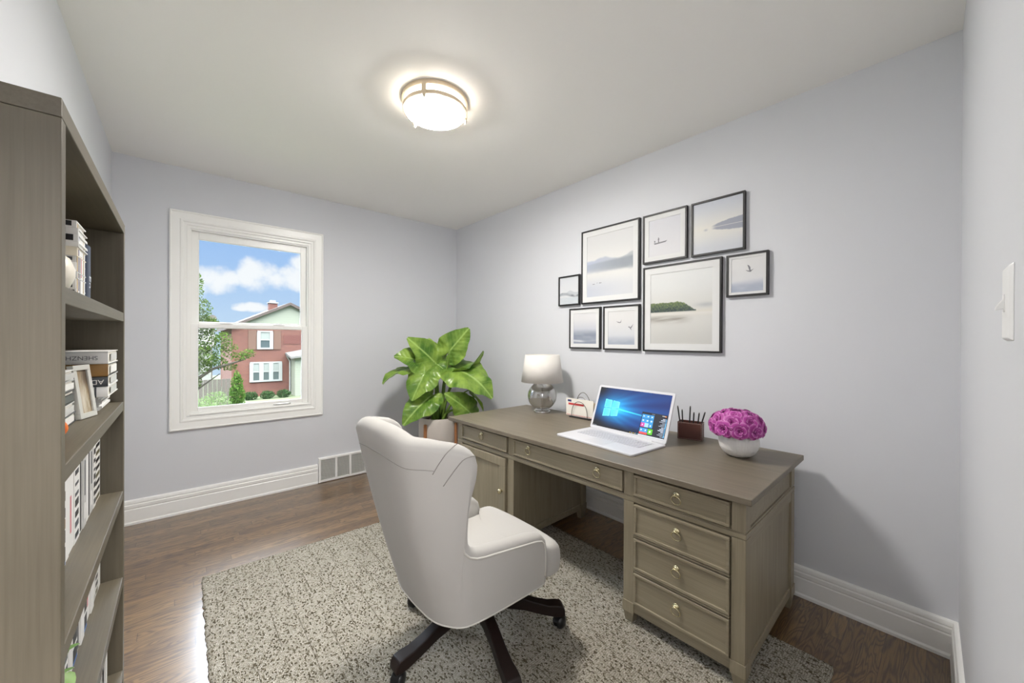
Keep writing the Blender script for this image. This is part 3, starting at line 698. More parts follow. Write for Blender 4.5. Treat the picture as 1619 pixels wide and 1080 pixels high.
dr.box(U0-.008, U0+.012, y0, y1, z0, z0+f_); dr.box(U0-.008, U0+.012, y0, y1, z1-f_, z1); dr.box(U0-.008, U0+.012, y0, y0+f_, z0+f_, z1-f_); dr.box(U0-.008, U0+.012, y1-f_, y1, z0+f_, z1-f_)
dr.box(U0+.0, U0+.011, y0+.02, y1-.02, z0+.02, z1-.02)
dd = dr.build('door', M_desk_z, desk, bevel=.002)
mb = MB(); mb.M = Matrix.Translation((U0-.008, 1.318, .335)) @ Matrix.Rotation(-PI/2, 4, 'Y'); mb.lathe([(.007, 0), (.006, .008), (.012, .013), (.0155, .018), (.014, .024), (.006, .0265), (.0001, .027)], 20)
mb.build('door_knob', M_brass, dd, smooth=60)

# ================================================================ bookshelf
BX, BY0, BY1, BH, BT = -.138, .894, 1.767, 1.599, .027
BD = XL+.005
bs = thing('bookshelf', 'tall taupe wooden bookshelf standing against the left wall', 'bookshelf', (BX, (BY0+BY1)/2, 0))
ox, oy = BX, (BY0+BY1)/2
def bk(x0, x1, y0, y1, z0, z1, name, m, **k): return box(x0-ox, x1-ox, y0-oy, y1-oy, z0, z1).build(name, m, bs, bevel=.0015, **k)
bk(BD, BX, BY0, BY0+BT, 0, BH-.0305, 'side_panel', M_shelf_z); bk(BD, BX, BY1-BT, BY1, 0, BH-.0305, 'side_panel', M_shelf_z)
bk(BD, BX, BY0, BY1, BH-.030, BH, 'top_panel', M_shelf_y)
bk(BD, BD+.008, BY0+BT, BY1-BT, .03, BH-.03, 'back_panel', M_shelf_z)
SHELF = [1.3134, 1.0287, .743, .466, .1665]
for z in SHELF: bk(BD+.008, BX-.0006, BY0+BT, BY1-BT, z-.028, z, 'shelf_board', M_shelf_y)
bk(BX-.03, BX-.012, BY0+BT, BY1-BT, 0, .138, 'kick_board', M_shelf_y)

# ================================================================ desk chair
HUBX, HUBY = .93, 1.285
CH_ROT = 0.0
chair = thing('office_chair', 'white upholstered wingback swivel chair with dark wood base on the rug', 'chair', (HUBX, HUBY, RZ), CH_ROT)
M_fab = mat('white_linen', srgb(178, 175, 170), .85, sheen=.2, bump=(700, .12, .0008), spec=.25)
M_pipe = mat('white_piping', srgb(198, 195, 188), .8, spec=.25)
M_seam = mat('seam_thread', srgb(140, 136, 130), .9)
M_dkwood = mat('espresso_wood', srgb(32, 18, 15), .42, spec=.35, var=(12, srgb(22, 13, 11), (1, 1, 6)))
M_caster = mat('caster_black', srgb(26, 26, 27), .35)
#   s      rim(u, v, z)            bottom(u, v, z)        bulge  edge direction
CT = [
 (0.00, (-.448, .000, .903), (-.288, .000, .262), .008, (0, 0, 1)),
 (0.12, (-.447, .065, .903), (-.287, .050, .262), .008, (0, 0, 1)),
 (0.25, (-.443, .135, .897), (-.284, .102, .262), .009, (0, 0, 1)),
 (0.36, (-.422, .203, .884), (-.276, .142, .262), .010, (.1, 0, 1)),
 (0.46, (-.365, .260, .880), (-.264, .170, .262), .010, (.3, 0, 1)),
 (0.54, (-.294, .290, .862), (-.252, .188, .262), .009, (.6, 0, .8)),
 (0.60, (-.246, .299, .825), (-.243, .200, .262), .007, (.95, 0, .35)),
 (0.65, (-.240, .292, .765), (-.236, .208, .262), .005, (1, 0, .05)),
 (0.70, (-.246, .272, .690), (-.228, .216, .262), .004, (1, 0, 0)),
 (0.745, (-.244, .254, .600), (-.218, .223, .262), .003, (1, 0, 0)),
 (0.785, (-.232, .250, .525), (-.198, .231, .262), .003, (.75, 0, .65)),
 (0.82, (-.185, .251, .492), (-.155, .237, .262), .003, (.1, 0, 1)),
 (0.87, (-.090, .253, .478), (-.080, .241, .262), .004, (0, 0, 1)),
 (0.93, (.020, .254, .464), (.020, .242, .262), .004, (0, 0, 1)),
 (0.975, (.100, .253, .452), (.100, .241, .262), .003, (.2, 0, 1)),
 (1.00, (.134, .250, .436), (.130, .240, .262), .002, (.7, 0, .7)),
 (1.03, (.146, .248, .400), (.143, .239, .262), .001, (1, 0, .1)),
 (1.08, (.150, .245, .330), (.149, .238, .262), .0, (1, 0, 0)),
 (1.12, (.152, .240, .268), (.150, .238, .262), .0, (1, 0, 0))]
cE = np.array([c[4] for c in CT], float)
cs = np.array([c[0] for c in CT]); cR = np.array([c[1] for c in CT]); cB = np.array([c[2] for c in CT]); cG = np.array([c[3] for c in CT])
def hermite(xs, ys, x):
    x = min(max(x, xs[0]), xs[-1]); i = int(min(max(np.searchsorted(xs, x)-1, 0), len(xs)-2))
    def tan(k):
        if k == 0: return (ys[1]-ys[0])/(xs[1]-xs[0]) if ys.ndim == 1 else (ys[1]-ys[0])/(xs[1]-xs[0])*np.array([0, 1, 0])
        if k == len(xs)-1: return (ys[-1]-ys[-2])/(xs[-1]-xs[-2])
        return (ys[k+1]-ys[k-1])/(xs[k+1]-xs[k-1])
    h_ = xs[i+1]-xs[i]; t = (x-xs[i])/h_
    return (2*t**3-3*t**2+1)*ys[i]+(t**3-2*t**2+t)*h_*tan(i)+(-2*t**3+3*t**2)*ys[i+1]+(t**3-t**2)*h_*tan(i+1)
def side(s, arr, flip=1):
    p = hermite(cs, arr, abs(s)); return np.array([p[0], p[1]*(1 if s >= 0 else -1), p[2]])
NS = 121
SV = np.linspace(-1.12, 1.12, NS)
def thick(s):
    s = abs(s)
    return float(np.interp(s, [0, .4, .55, .66, .76, .84, .95, 1.03, 1.12], [.075, .072, .062, .046, .044, .055, .060, .052, .045]))
cols = []; pipe_pts = []
for k, s in enumerate(SV):
    R = side(s, cR); B = side(s, cB); ds_ = .004
    T = side(min(s+ds_, 1.12), cR)-side(max(s-ds_, -1.12), cR); T /= max(np.linalg.norm(T), 1e-9)
    Tb = side(min(s+ds_, 1.12), cB)-side(max(s-ds_, -1.12), cB); Tb /= max(np.linalg.norm(Tb), 1e-9)
    nb = np.array([-Tb[1], Tb[0], 0.]);  nb /= np.linalg.norm(nb)
    if nb @ (np.array([0., 0, 0])-np.array([B[0]-.02, B[1], 0])) < 0: nb = -nb
    e_ = np.array([np.interp(abs(s), cs, cE[:, q]) for q in range(3)]); e_ = e_ - T*(e_ @ T)*.6; e_ /= max(np.linalg.norm(e_), 1e-9)
    # inward normal at the rim: perpendicular to tangent and e
    n_ = np.cross(T, e_); n_ /= max(np.linalg.norm(n_), 1e-9)
    if n_ @ nb < 0: n_ = -n_
    th = thick(s); g = float(np.interp(abs(s), cs, cG)); col = []
    for j in range(15):                 # outer face from the bottom up
        t = j/14; p = B*(1-t)+R*t; n2 = nb*(1-t)+n_*t
        p = p - n2*g*math.sin(PI*t); col.append(p)
    rr_ = th/2
    hh = rr_*float(np.interp(abs(s), [0, .5, .6, .76, .82, 1], [1, 1.1, 1.5, 1.5, 1.0, .8]))
    for j in range(1, 9):
        al = PI*j/9; col.append(R + n_*rr_*(1-math.cos(al)) + e_*hh*math.sin(al))
    Ri = R+n_*th
    Bi = B+nb*(th*1.0); Bi[2] = .34 if abs(s) < 1.0 else .268
    scal = .006*abs(math.sin(s*PI*7.0)) if abs(s) < .5 else 0.0
    for j in range(13):
        t = j/12; p = Ri*(1-t)+Bi*t; n2 = n_*(1-t)+nb*t
        p = p + n2*(.012*math.sin(PI*t) + (.006-scal)*min(1, (j+1)/3.0)*(1 if abs(s) < .5 else 0)); col.append(p)
    cols.append(col)
    pipe_pts.append(R - n_*.0012)
nv_ = len(cols[0]); mb = MB()
# local frame: u forward = +x, v to the sitter's right = -y
mb.add([(p[0], -p[1], p[2]) for c in cols for p in c], [(i*nv_+j, (i+1)*nv_+j, (i+1)*nv_+j+1, i*nv_+j+1) for i in range(NS-1) for j in range(nv_-1)])
n0 = len(mb.v)
mb.f.append(tuple(range(nv_))); mb.f.append(tuple((NS-1)*nv_+j for j in range(nv_-1, -1, -1)))
mb.build('shell', M_fab, chair, smooth=70)
for sg in (-1, 1):
    pp = [(p[0], -p[1], p[2]) for p, s in zip(pipe_pts, SV) if .70 < s*sg < 1.11]
    MB().tube(pp, .0036, 8).build('piping', M_pipe, chair, smooth=180)
# welt down the junction of the back panel and the wing (each side), and round the bottom edge
for sg in (-1, 1):
    pts = []
    for t in np.linspace(.02, .97, 26):
        k = int(np.argmin(abs(SV-sg*(.755-.0*t)))); B = side(SV[k], cB); R = side(SV[k], cR)
        c = cols[k]; j = t*14; j0 = int(j); p = c[j0]*(1-(j-j0))+c[min(j0+1, 14)]*(j-j0); pts.append((p[0], -p[1], p[2]))
MB().tube([(side(s, cB)[0], -side(s, cB)[1], .262) for s in np.linspace(-1.1, 1.1, 90)], .003, 6).build('bottom_welt', M_pipe, chair, smooth=180)
# curved pleat seams on the rolled wings
for sg in (-1, 1):
    for (s0, j0, s1, j1) in ((.465, .070, .545, 19), (.50, .105, .600, 18)):
        pts = []
        for t in np.linspace(0, 1, 18):
            s = sg*(s0+(s1-s0)*t); k = (s+1.12)/2.24*(NS-1); k0 = int(k); fk = k-k0
            ln_ = np.concatenate([[0], np.cumsum([np.linalg.norm(cols[k0][q+1]-cols[k0][q]) for q in range(30)])])
            La = ln_[14]-j0; Lb = ln_[j1]; jj = float(np.interp(La+(Lb-La)*t, ln_, range(31))); q0 = int(jj); fj = jj-q0
            P = lambda a, b_: cols[a][b_]
            p = (P(k0, q0)*(1-fk)+P(k0+1, q0)*fk)*(1-fj)+(P(k0, q0+1)*(1-fk)+P(k0+1, q0+1)*fk)*fj
            pts.append((p[0], -p[1], p[2]))
        MB().tube(pts, .0016, 6).build('wing_seam', M_seam, chair, smooth=180)
# seam following the top of the back
pts = []
for s in np.linspace(-.47, .47, 60):
    k = (s+1.12)/2.24*(NS-1); k0 = int(k); fk = k-k0; p = (cols[k0][12]*(1-fk)+cols[k0+1][12]*fk)*.3+(cols[k0][13]*(1-fk)+cols[k0+1][13]*fk)*.7; pts.append((p[0], -p[1], p[2]))
MB().tube(pts, .0012, 6).build('back_seam', M_seam, chair, smooth=180)
# closed underside
poly = [(side(s, cB)[0], -side(s, cB)[1]) for s in np.linspace(-1.1, 1.1, 60)]
MB().prism(poly, .262, .27).build('seat_pan', M_fab, chair)
# T-shaped seat cushion, crowned and rounded
def seat_outline():
    P = []
    f, wf, wb, bx = .272, .250, .190, -.215
    for y in np.linspace(-1, 1, 15): P.append((f-.018*abs(y)**3, y*(wf-.012)))
    P += [(f-.045, wf), (.172, wf), (.166, wb+.015), (.150, wb), (-.05, wb), (-.15, wb-.02), (bx, wb-.07)]
    Q = [(x, -y) for x, y in reversed(P[15:])]
    return P+Q
so_ = seat_outline()
bm = bmesh.new(); N_ = len(so_)
def ring(k, z): return [(x*(1-k)+.02*k, y*(1-k), z) for x, y in so_]
rings = [ring(.07, .264), ring(.02, .280), ring(.0, .31), ring(.0, .345), ring(.012, .372), ring(.045, .390), ring(.10, .399), ring(.3, .404), ring(.6, .408)]
vs = [v for r_ in rings for v in r_]; fs = [(a*N_+i, a*N_+(i+1) % N_, (a+1)*N_+(i+1) % N_, (a+1)*N_+i) for a in range(len(rings)-1) for i in range(N_)]
fs += [tuple(range(N_-1, -1, -1)), tuple((len(rings)-1)*N_+i for i in range(N_))]
bm.free()
MB().add(vs, fs).build('seat_cushion', M_fab, chair, smooth=180, sub=1)
# gas lift, base arms, casters
MB().lathe([(.0, .262), (.055, .262), (.055, .235), (.03, .225), (.026, .17), (.026, .11), (.0, .105)], 24).build('gas_lift', M_caster, chair, smooth=40)
MB().lathe([(.0, .178), (.042, .178), (.05, .168), (.05, .10), (.042, .092), (.0, .092)], 24).build('base_hub', M_dkwood, chair, smooth=40)
def base_arm(ang):
    prof_t = [(.03, .170), (.10, .168), (.18, .150), (.25, .122), (.30, .108), (.335, .106), (.358, .101), (.368, .086), (.370, .062)]
    prof_b = [(.352, .057), (.320, .060), (.27, .072), (.20, .094), (.12, .110), (.03, .112)]
    pl = prof_t+prof_b; n = len(pl); mb = MB(); mb.M = Matrix.Rotation(ang, 4, 'Z')
    def hw(x): return .026-.006*math.sin(PI*min(x/.34, 1))
    vs = [(x, -hw(x), z) for x, z in pl]+[(x, hw(x), z) for x, z in pl]
    mb.add(vs, [tuple(range(n)), tuple(range(2*n-1, n-1, -1))]+[(i, (i+1) % n, n+(i+1) % n, n+i) for i in range(n)])
    mb.build('base_arm', M_dkwood, chair, bevel=.004, seg=3, smooth=35)
    ca = MB(); ca.M = Matrix.Rotation(ang, 4, 'Z') @ Matrix.Translation((.352, 0, 0))
    ca.tube([(0, 0, .062), (0, 0, .046)], .007, 10)
    R3 = Matrix.Rotation(ang, 4, 'Z') @ Matrix.Translation((.350, 0, .026)) @ Matrix.Rotation(.6, 4, 'Z') @ Matrix.Rotation(PI/2, 4, 'X')
    ca.M = R3
    for s in (-1, 1): ca.lathe([(.0001, s*.004), (.024, s*.004), (.0262, s*.008), (.0255, s*.014), (.021, s*.020), (.011, s*.0245), (.0001, s*.0255)], 24)
    ca.tube([(0, .0, -.006), (0, 0, .006)], .012, 12)
    ca.M = R3; ca.grid(lambda u, v: (.0285*math.cos(.2+u*2.7), .0285*math.sin(.2+u*2.7), (v-.5)*.030), 12, 2)
    ca.build('caster', M_caster, chair, smooth=50)
for d in (-33.7, -105.8, -177.8, 110.2, 38.2): base_arm(math.radians(d))

# ================================================================ potted plant
PX, PY = 1.735, 2.99
st = thing('plant_stand', 'honey wood plant stand holding the pale round planter', 'plant stand', (PX, PY, 0))
M_wood2 = mat('honey_wood', srgb(176, 122, 78), .45, var=(14, srgb(150, 98, 58), (8, 8, 1)))
POT_R = .172
vd = math.atan2(-PY, -PX)      # the stand's legs stand square to the corner of the room
for k in range(4):
    aa = vd+math.radians(45+8)+k*PI/2
    c_, s_ = math.cos(aa), math.sin(aa)
    mb = MB(); mb.M = Matrix.Rotation(aa, 4, 'Z'); mb.taper((POT_R+.004, POT_R+.026, -.011, .011), (POT_R+.004, POT_R+.022, -.012, .012), 0, .515)
    mb.build('leg', M_wood2, st, bevel=.003)
mb = MB(); mb.M = Matrix.Rotation(vd+math.radians(53), 4, 'Z'); mb.box(-POT_R-.006, POT_R+.006, -.011, .011, .150, .172); mb.box(-.011, .011, -POT_R-.006, POT_R+.006, .1505, .1725)
mb.build('crossbar', M_wood2, st)
pot = thing('potted_plant', 'large-leaved green elephant-ear plant in a pale round pot by the corner', 'plant', (PX, PY, .173))
M_pot = mat('pale_ceramic', srgb(206, 198, 190), .45, var=(3, srgb(190, 182, 176), (1, 1, .4)))
MB().lathe([(.0001, 0), (.118, 0), (.14, .010), (.158, .05), (.169, .12), (.1725, .22), (.1725, .32), (.168, .372), (.165, .381), (.158, .383), (.153, .376), (.152, .34)], 56).build('pot', M_pot, pot, smooth=50)
MB().grid(lambda u, v: (.153*v*math.cos(2*PI*u), .153*v*math.sin(2*PI*u), .352+.008*math.sin(u*37)*math.sin(v*9)), 40, 8, wrap=True).build('soil', mat('potting_soil', srgb(62, 44, 36), .95, bump=(80, 1, .01)), pot, smooth=180)
def leaf_surface_mat():
    m = bpy.data.materials.new('big_leaf'); m.use_nodes = True; nt = m.node_tree; b = nt.nodes['Principled BSDF']
    tc = N('ShaderNodeTexCoord', nt); uv = N('ShaderNodeAttribute', nt, attribute_name='leafuv'); sp = N('ShaderNodeSeparateXYZ', nt); nt.links.new(uv.outputs['Vector'], sp.inputs[0])
    ax = math_node(nt, 'ABSOLUTE', sp.outputs[0])
    v = math_node(nt, 'SUBTRACT', sp.outputs[1], math_node(nt, 'MULTIPLY', ax, .75))
    f = math_node(nt, 'ABSOLUTE', math_node(nt, 'SUBTRACT', math_node(nt, 'FRACT', math_node(nt, 'MULTIPLY', v, 6.5)), .5))
    vein = N('ShaderNodeMapRange', nt); vein.inputs[1].default_value = .055; vein.inputs[2].default_value = .0; nt.links.new(f, vein.inputs[0])
    mid = N('ShaderNodeMapRange', nt); mid.inputs[1].default_value = .035; mid.inputs[2].default_value = .008; nt.links.new(ax, mid.inputs[0])
    n = N('ShaderNodeTexNoise', nt); n.inputs['Scale'].default_value = 9; n.inputs['Detail'].default_value = 4; nt.links.new(tc.outputs['Object'], n.inputs['Vector'])
    r = N('ShaderNodeValToRGB', nt); r.color_ramp.elements[0].position = .34; r.color_ramp.elements[0].color = srgb(82, 126, 44); r.color_ramp.elements[1].position = .66; r.color_ramp.elements[1].color = srgb(158, 190, 84)
    nt.links.new(n.outputs['Fac'], r.inputs[0])
    x = N('ShaderNodeMix', nt, data_type='RGBA'); nt.links.new(math_node(nt, 'MAXIMUM', math_node(nt, 'MULTIPLY', vein.outputs[0], .35), math_node(nt, 'MULTIPLY', mid.outputs[0], .8)), x.inputs[0]); nt.links.new(r.outputs[0], x.inputs[6]); x.inputs[7].default_value = srgb(182, 214, 120)
    gb = N('ShaderNodeNewGeometry', nt); y = N('ShaderNodeMix', nt, data_type='RGBA'); nt.links.new(math_node(nt, 'MULTIPLY', gb.outputs['Backfacing'], .75), y.inputs[0]); nt.links.new(x.outputs[2], y.inputs[6]); y.inputs[7].default_value = srgb(66, 100, 34)
    nt.links.new(y.outputs[2], b.inputs['Base Color'])
    b.inputs['Roughness'].default_value = .3; b.inputs['Subsurface Weight'].default_value = 0
    bp = N('ShaderNodeBump', nt); bp.inputs['Strength'].default_value = .4; bp.inputs['Distance'].default_value = .004
    w_ = math_node(nt, 'MULTIPLY', math_node(nt, 'SINE', math_node(nt, 'MULTIPLY', v, 6.5*2*PI)), .5)
    nt.links.new(math_node(nt, 'SUBTRACT', w_, math_node(nt, 'MULTIPLY', mid.outputs[0], 1)), bp.inputs['Height']); nt.links.new(bp.outputs[0], b.inputs['Normal'])
    tr_ = N('ShaderNodeBsdfTranslucent', nt); nt.links.new(y.outputs[2], tr_.inputs[0])
    ms = N('ShaderNodeMixShader', nt); ms.inputs[0].default_value = .22; o = nt.nodes['Material Output']
    nt.links.new(b.outputs[0], ms.inputs[1]); nt.links.new(tr_.outputs[0], ms.inputs[2]); nt.links.new(ms.outputs[0], o.inputs[0])
    return m
M_leaf = leaf_surface_mat()
M_stem = mat('petiole_green', srgb(120, 150, 62), .4, var=(6, srgb(96, 128, 48), (1, 1, .3)))
# plant frame: a = to the camera's right, d = towards the camera, z = up from the rim of the pot
AR = Vector((math.cos(YAW+.19), -math.sin(YAW+.19), 0)); AD = Vector((-math.sin(YAW+.19), -math.cos(YAW+.19), 0))
AR = Vector((-math.sin(vd), math.cos(vd), 0)); AD = Vector((math.cos(vd), math.sin(vd), 0))
def pf(a_, d_, z_): return AR*a_+AD*d_+Vector((0, 0, .383+z_))
def heart_r(th):       # outline of an elephant-ear blade; th = 0 is the tip
    return float(np.interp(abs(th), [0, .12, .30, .55, .9, 1.35, 1.8, 2.3, 2.65, 2.95, 3.08, 3.1416], [1.0, .90, .76, .655, .575, .53, .51, .50, .46, .30, .12, .05]))
LRND = random.Random(5)
def big_leaf(A, Tp, nrm, width=1.0, droop=.25, fold=.18, roll=0.0):
    """blade from the stalk's end A to the tip Tp; nrm = rough direction its upper face looks"""
    A = pf(*A); Tp = pf(*Tp); nv3 = AR*nrm[0]+AD*nrm[1]+Vector((0, 0, nrm[2]))
    L = (Tp-A).length; y = (Tp-A).normalized(); x = y.cross(nv3).normalized(); z = x.cross(y)
    ph = LRND.uniform(0, 6); nr, nth = 9, 64; vs = []; uvs = []
    for i in range(nr):
        rho = (i/(nr-1))
        for k in range(nth):
            th = -PI+2*PI*(k+.5)/nth; r = heart_r(th)*rho
            u = math.sin(th)*r*width; v = math.cos(th)*r
            zz = fold*abs(u)**1.2 - fold*.9*max(0, abs(u)-.22)**1.3*3 + .045*rho**2*math.sin(6*th+ph)*(1 if v < .7 else .3)+.02*rho**3*math.sin(13*th+ph*2)
            # the blade arches: level near the stalk, drooping to the tip and lobes
            cv = v-.35; arch = -droop*(cv*cv-.35**2)*(1.0 if v > 0 else .8)
            vs.append(tuple(A+(x*(u*L)+y*(v*L)+z*((zz+arch+roll*u*u)*L)))); uvs.append((u, v, 0))
    fs = [(i*nth+k, i*nth+(k+1), (i+1)*nth+(k+1), (i+1)*nth+k) for i in range(nr-1) for k in range(nth-1)]
    mb = MB(); mb.add(vs, fs)
    # keep the blade's upper face on the normal's side
    me = bpy.data.meshes.new('leaf'); me.from_pydata(mb.v, [], mb.f)
    at = me.attributes.new('leafuv', 'FLOAT_VECTOR', 'POINT'); at.data.foreach_set('vector', np.array(uvs, 'f').ravel())
    for p in me.polygons: p.use_smooth = True
    if sum((p.normal.dot(z)*p.area for p in me.polygons)) < 0: me.flip_normals()
    me.materials.append(M_leaf)
    o = bpy.data.objects.new('leaf', me); COL.objects.link(o); o.parent = pot
    sm = o.modifiers.new('thick', 'SOLIDIFY'); sm.thickness = .0012; sm.offset = 1; sm.use_rim = False
    return o
def stalk(A, b0, lean=.5, r=.0085):
    A = pf(*A); B = pf(b0[0], b0[1], -.04); C = B+Vector((0, 0, 1))*((A-B).length*lean)+ (A-B)*Vector((.15, .15, 0)); pts = []
    for k in range(15):
        t = k/14; pts.append(tuple(B*(1-t)**2+C*(2*t*(1-t))+A*t*t))
    MB().tube(pts, [r*1.7*(1-t/14)+r*.55*(t/14) for t in range(15)], 8).build('leaf_stalk', M_stem, pot, smooth=180)
LEAVES = [   # stalk end, tip, facing, width, droop, fold, stalk root
 ((.098, .02, .585), (.262, .10, .790), (-.30, .95, .15), 1.0, .10, -.30, (.03, .0)),
 ((-.04, -.02, .48), (-.272, .08, .705), (.10, .8, .45), .86, .15, .35, (-.02, -.02)),
 ((-.16, .0, .490), (-.375, .10, .545), (-.05, .75, .6), 1.15, .30, .3, (-.04, .0)),
 ((-.28, -.02, .415), (-.490, .06, .320), (-.4, .30, .9), .95, .45, .35, (-.05, -.03)),
 ((-.125, .12, .375), (-.225, .20, .165), (-.35, .9, .45), 1.15, .15, .3, (-.02, .03)),
 ((-.10, .13, .170), (-.300, .22, -.025), (-.25, .85, .5), .90, .25, .35, (-.04, .04)),
 ((.17, -.02, .410), (.420, .05, .550), (-.1, .1, -1), .72, .6, .4, (.04, -.02)),
 ((.19, .05, .400), (.475, .20, .195), (.25, .75, .7), 1.00, .50, .3, (.03, .01)),
 ((.26, .04, .230), (.405, .10, .050), (.5, -.2, .85), .80, .2, .3, (.05, .02)),
 ((.250, .10, .060), (.045, .20, .235), (.15, .9, .45), .85, .25, .35, (.03, .04)),
 ((-.05, -.08, .40), (-.16, -.04, .24), (-.2, .6, .7), .9, .3, .3, (-.01, -.05)),
 ((.06, -.10, .42), (.19, -.08, .30), (.2, .6, .8), 1.0, .3, .3, (.02, -.06)),
 ((-.06, -.12, .56), (-.10, -.20, .70), (.0, .9, .3), .9, .2, .3, (0, -.06)),
 ((-.02, -.04, .46), (.10, .02, .36), (.1, .8, .6), .8, .3, .3, (0, .0)),
]
for A, T, nrm, wd, dr_, fo, root in LEAVES:
    big_leaf(A, T, nrm, wd, dr_, fo); stalk(A, root, .55)

# ================================================================ things on the desk
DZ0 = DT+.0002
# table lamp
tl = thing('table_lamp', 'small table lamp with clear silvery glass globe base and white shade', 'table lamp', (2.035, 2.0, DZ0))
M_shade = mat('white_shade', srgb(214, 210, 204), .8, bump=(300, .08, .001))
def globe_mat():
    m = bpy.data.materials.new('smoky_glass'); m.use_nodes = True; nt = m.node_tree; nt.nodes.clear()
    t = N('ShaderNodeBsdfTransparent', nt); t.inputs[0].default_value = (.60, .585, .56, 1)
    g = N('ShaderNodeBsdfGlossy', nt); g.inputs['Roughness'].default_value = .04; g.inputs[0].default_value = (.92, .92, .92, 1)
    lw = N('ShaderNodeLayerWeight', nt); lw.inputs[0].default_value = .42
    r = N('ShaderNodeMapRange', nt); r.inputs[3].default_value = .30; r.inputs[4].default_value = .85; nt.links.new(lw.outputs['Facing'], r.inputs[0])
    x = N('ShaderNodeMixShader', nt); nt.links.new(r.outputs[0], x.inputs[0]); nt.links.new(t.outputs[0], x.inputs[1]); nt.links.new(g.outputs[0], x.inputs[2])
    o = N('ShaderNodeOutputMaterial', nt); nt.links.new(x.outputs[0], o.inputs[0]); return m
M_chrome = mat('polished_chrome', srgb(214, 214, 214), .15, 1)
MB().lathe([(.0001, 0), (.062, 0), (.063, .004), (.061, .014), (.054, .018), (.0001, .018)], 48).build('lamp_base', M_chrome, tl, smooth=40)
gc = .123; gr = .108
MB().lathe([(gr*math.sin(q)+.0001, gc-gr*math.cos(q)*.97) for q in np.linspace(.45, PI-.28, 30)], 56).build('glass_globe', globe_mat(), tl, smooth=180)
MB().lathe([(.0001, .018), (.007, .018), (.007, .222), (.026, .224), (.030, .232), (.02, .240), (.010, .245), (.010, .30), (.0001, .30)], 24).build('lamp_stem', M_chrome, tl, smooth=40)
MB().lathe([(.156, .226), (.128, .428)], 64).build('lamp_shade', M_shade, tl, smooth=180).modifiers.new('t', 'SOLIDIFY').thickness = .002
sp_ = MB()
for k in range(3):
    aa = k*2*PI/3; sp_.tube([(.008*math.cos(aa), .008*math.sin(aa), .299), (.140*math.cos(aa), .140*math.sin(aa), .335)], .002, 6)
sp_.build('shade_spider', M_chrome, tl)

# envelope holder of bent wire, with two envelopes in it
M_wire = mat('dark_steel_wire', srgb(120, 116, 110), .3, .9); M_hbase = mat('black_base', srgb(32, 30, 30), .5)
HLX, HLY, HR = 2.085, 1.672, math.radians(2)
lh = thing('letter_holder', 'wire letter holder with black base on desk between lamp and laptop', 'letter holder', (HLX, HLY, DZ0), HR)
box(-.028, .028, -.085, .085, 0, .009).build('holder_base', M_hbase, lh, bevel=.002)
for xx, hgt in ((-.022, .105), (.0, .135), (.022, .165)):
    pts = [(xx, .066*math.cos(q), .009+hgt*math.sin(q)**.75 if 0 < q < PI else .007) for q in np.linspace(0, PI, 25)]
    MB().tube(pts, .0021, 8).build('wire_arch', M_wire, lh, smooth=180)
M_env = mat('envelope_paper', srgb(238, 234, 224), .7); M_env2 = mat('envelope_manila', srgb(224, 206, 180), .7); M_redink = mat('red_ink', srgb(206, 72, 72), .7); M_blueink = mat('navy_ink', srgb(44, 52, 110), .7)
def paint(name, W, H, nx, ny, fn, m, parent, M, label=None):
    U, V = np.meshgrid((np.arange(nx)+.0)/(nx-1), (np.arange(ny)+.0)/(ny-1), indexing='ij')
    c = np.clip(np.array(fn(U, V), float), 0, 1)            # three arrays in display values 0..1
    c = np.where(c <= .04045, c/12.92, ((c+.055)/1.055)**2.4)*(1.0 if name == 'screen' else .82)
    vs = np.stack([(U-.5)*W, (V-.5)*H, np.zeros_like(U)], -1).reshape(-1, 3)
    fs = [(i*ny+j, (i+1)*ny+j, (i+1)*ny+j+1, i*ny+j+1) for i in range(nx-1) for j in range(ny-1)]
    me = bpy.data.meshes.new(name); me.from_pydata([tuple(v) for v in vs], [], fs)
    at = me.attributes.new('Col', 'FLOAT_COLOR', 'POINT'); cc = np.ones((nx*ny, 4), 'f'); cc[:, :3] = np.moveaxis(c, 0, -1).reshape(-1, 3); at.data.foreach_set('color', cc.ravel())
    me.materials.append(m); o = bpy.data.objects.new(name, me); COL.objects.link(o); o.parent = parent; o.matrix_local = M
    if label: o['label'] = label
    return o
en = thing('envelope', 'white envelope with blue stamp corner standing in the wire letter holder, front one', 'envelope', (HLX-.008, HLY+.012, DZ0+.0095), HR)
box(-.0012, .0012, -.118, .112, 0, .120).build('envelope_sheet', M_env, en)
box(-.0018, -.0012, .066, .098, .096, .110).build('blue_stamp', M_blueink, en)
box(-.0018, -.0012, -.04, .092, .074, .088).build('red_writing', M_redink, en)
mb = MB()
for k in range(17): mb.box(-.0018, -.0012, .105-k*.0135, .105-k*.0135-.007, .003, .008)
mb.build('airmail_border', M_redink, en)
en2 = thing('envelope', 'tan envelope behind the white one in the wire letter holder', 'envelope', (HLX+.010, HLY-.02, DZ0+.0095), HR)
box(-.001, .001, -.10, .10, 0, .105).build('envelope_sheet', M_env2, en2); box(-.0016, -.001, -.06, .06, .05, .058).build('red_writing', M_redink, en2)

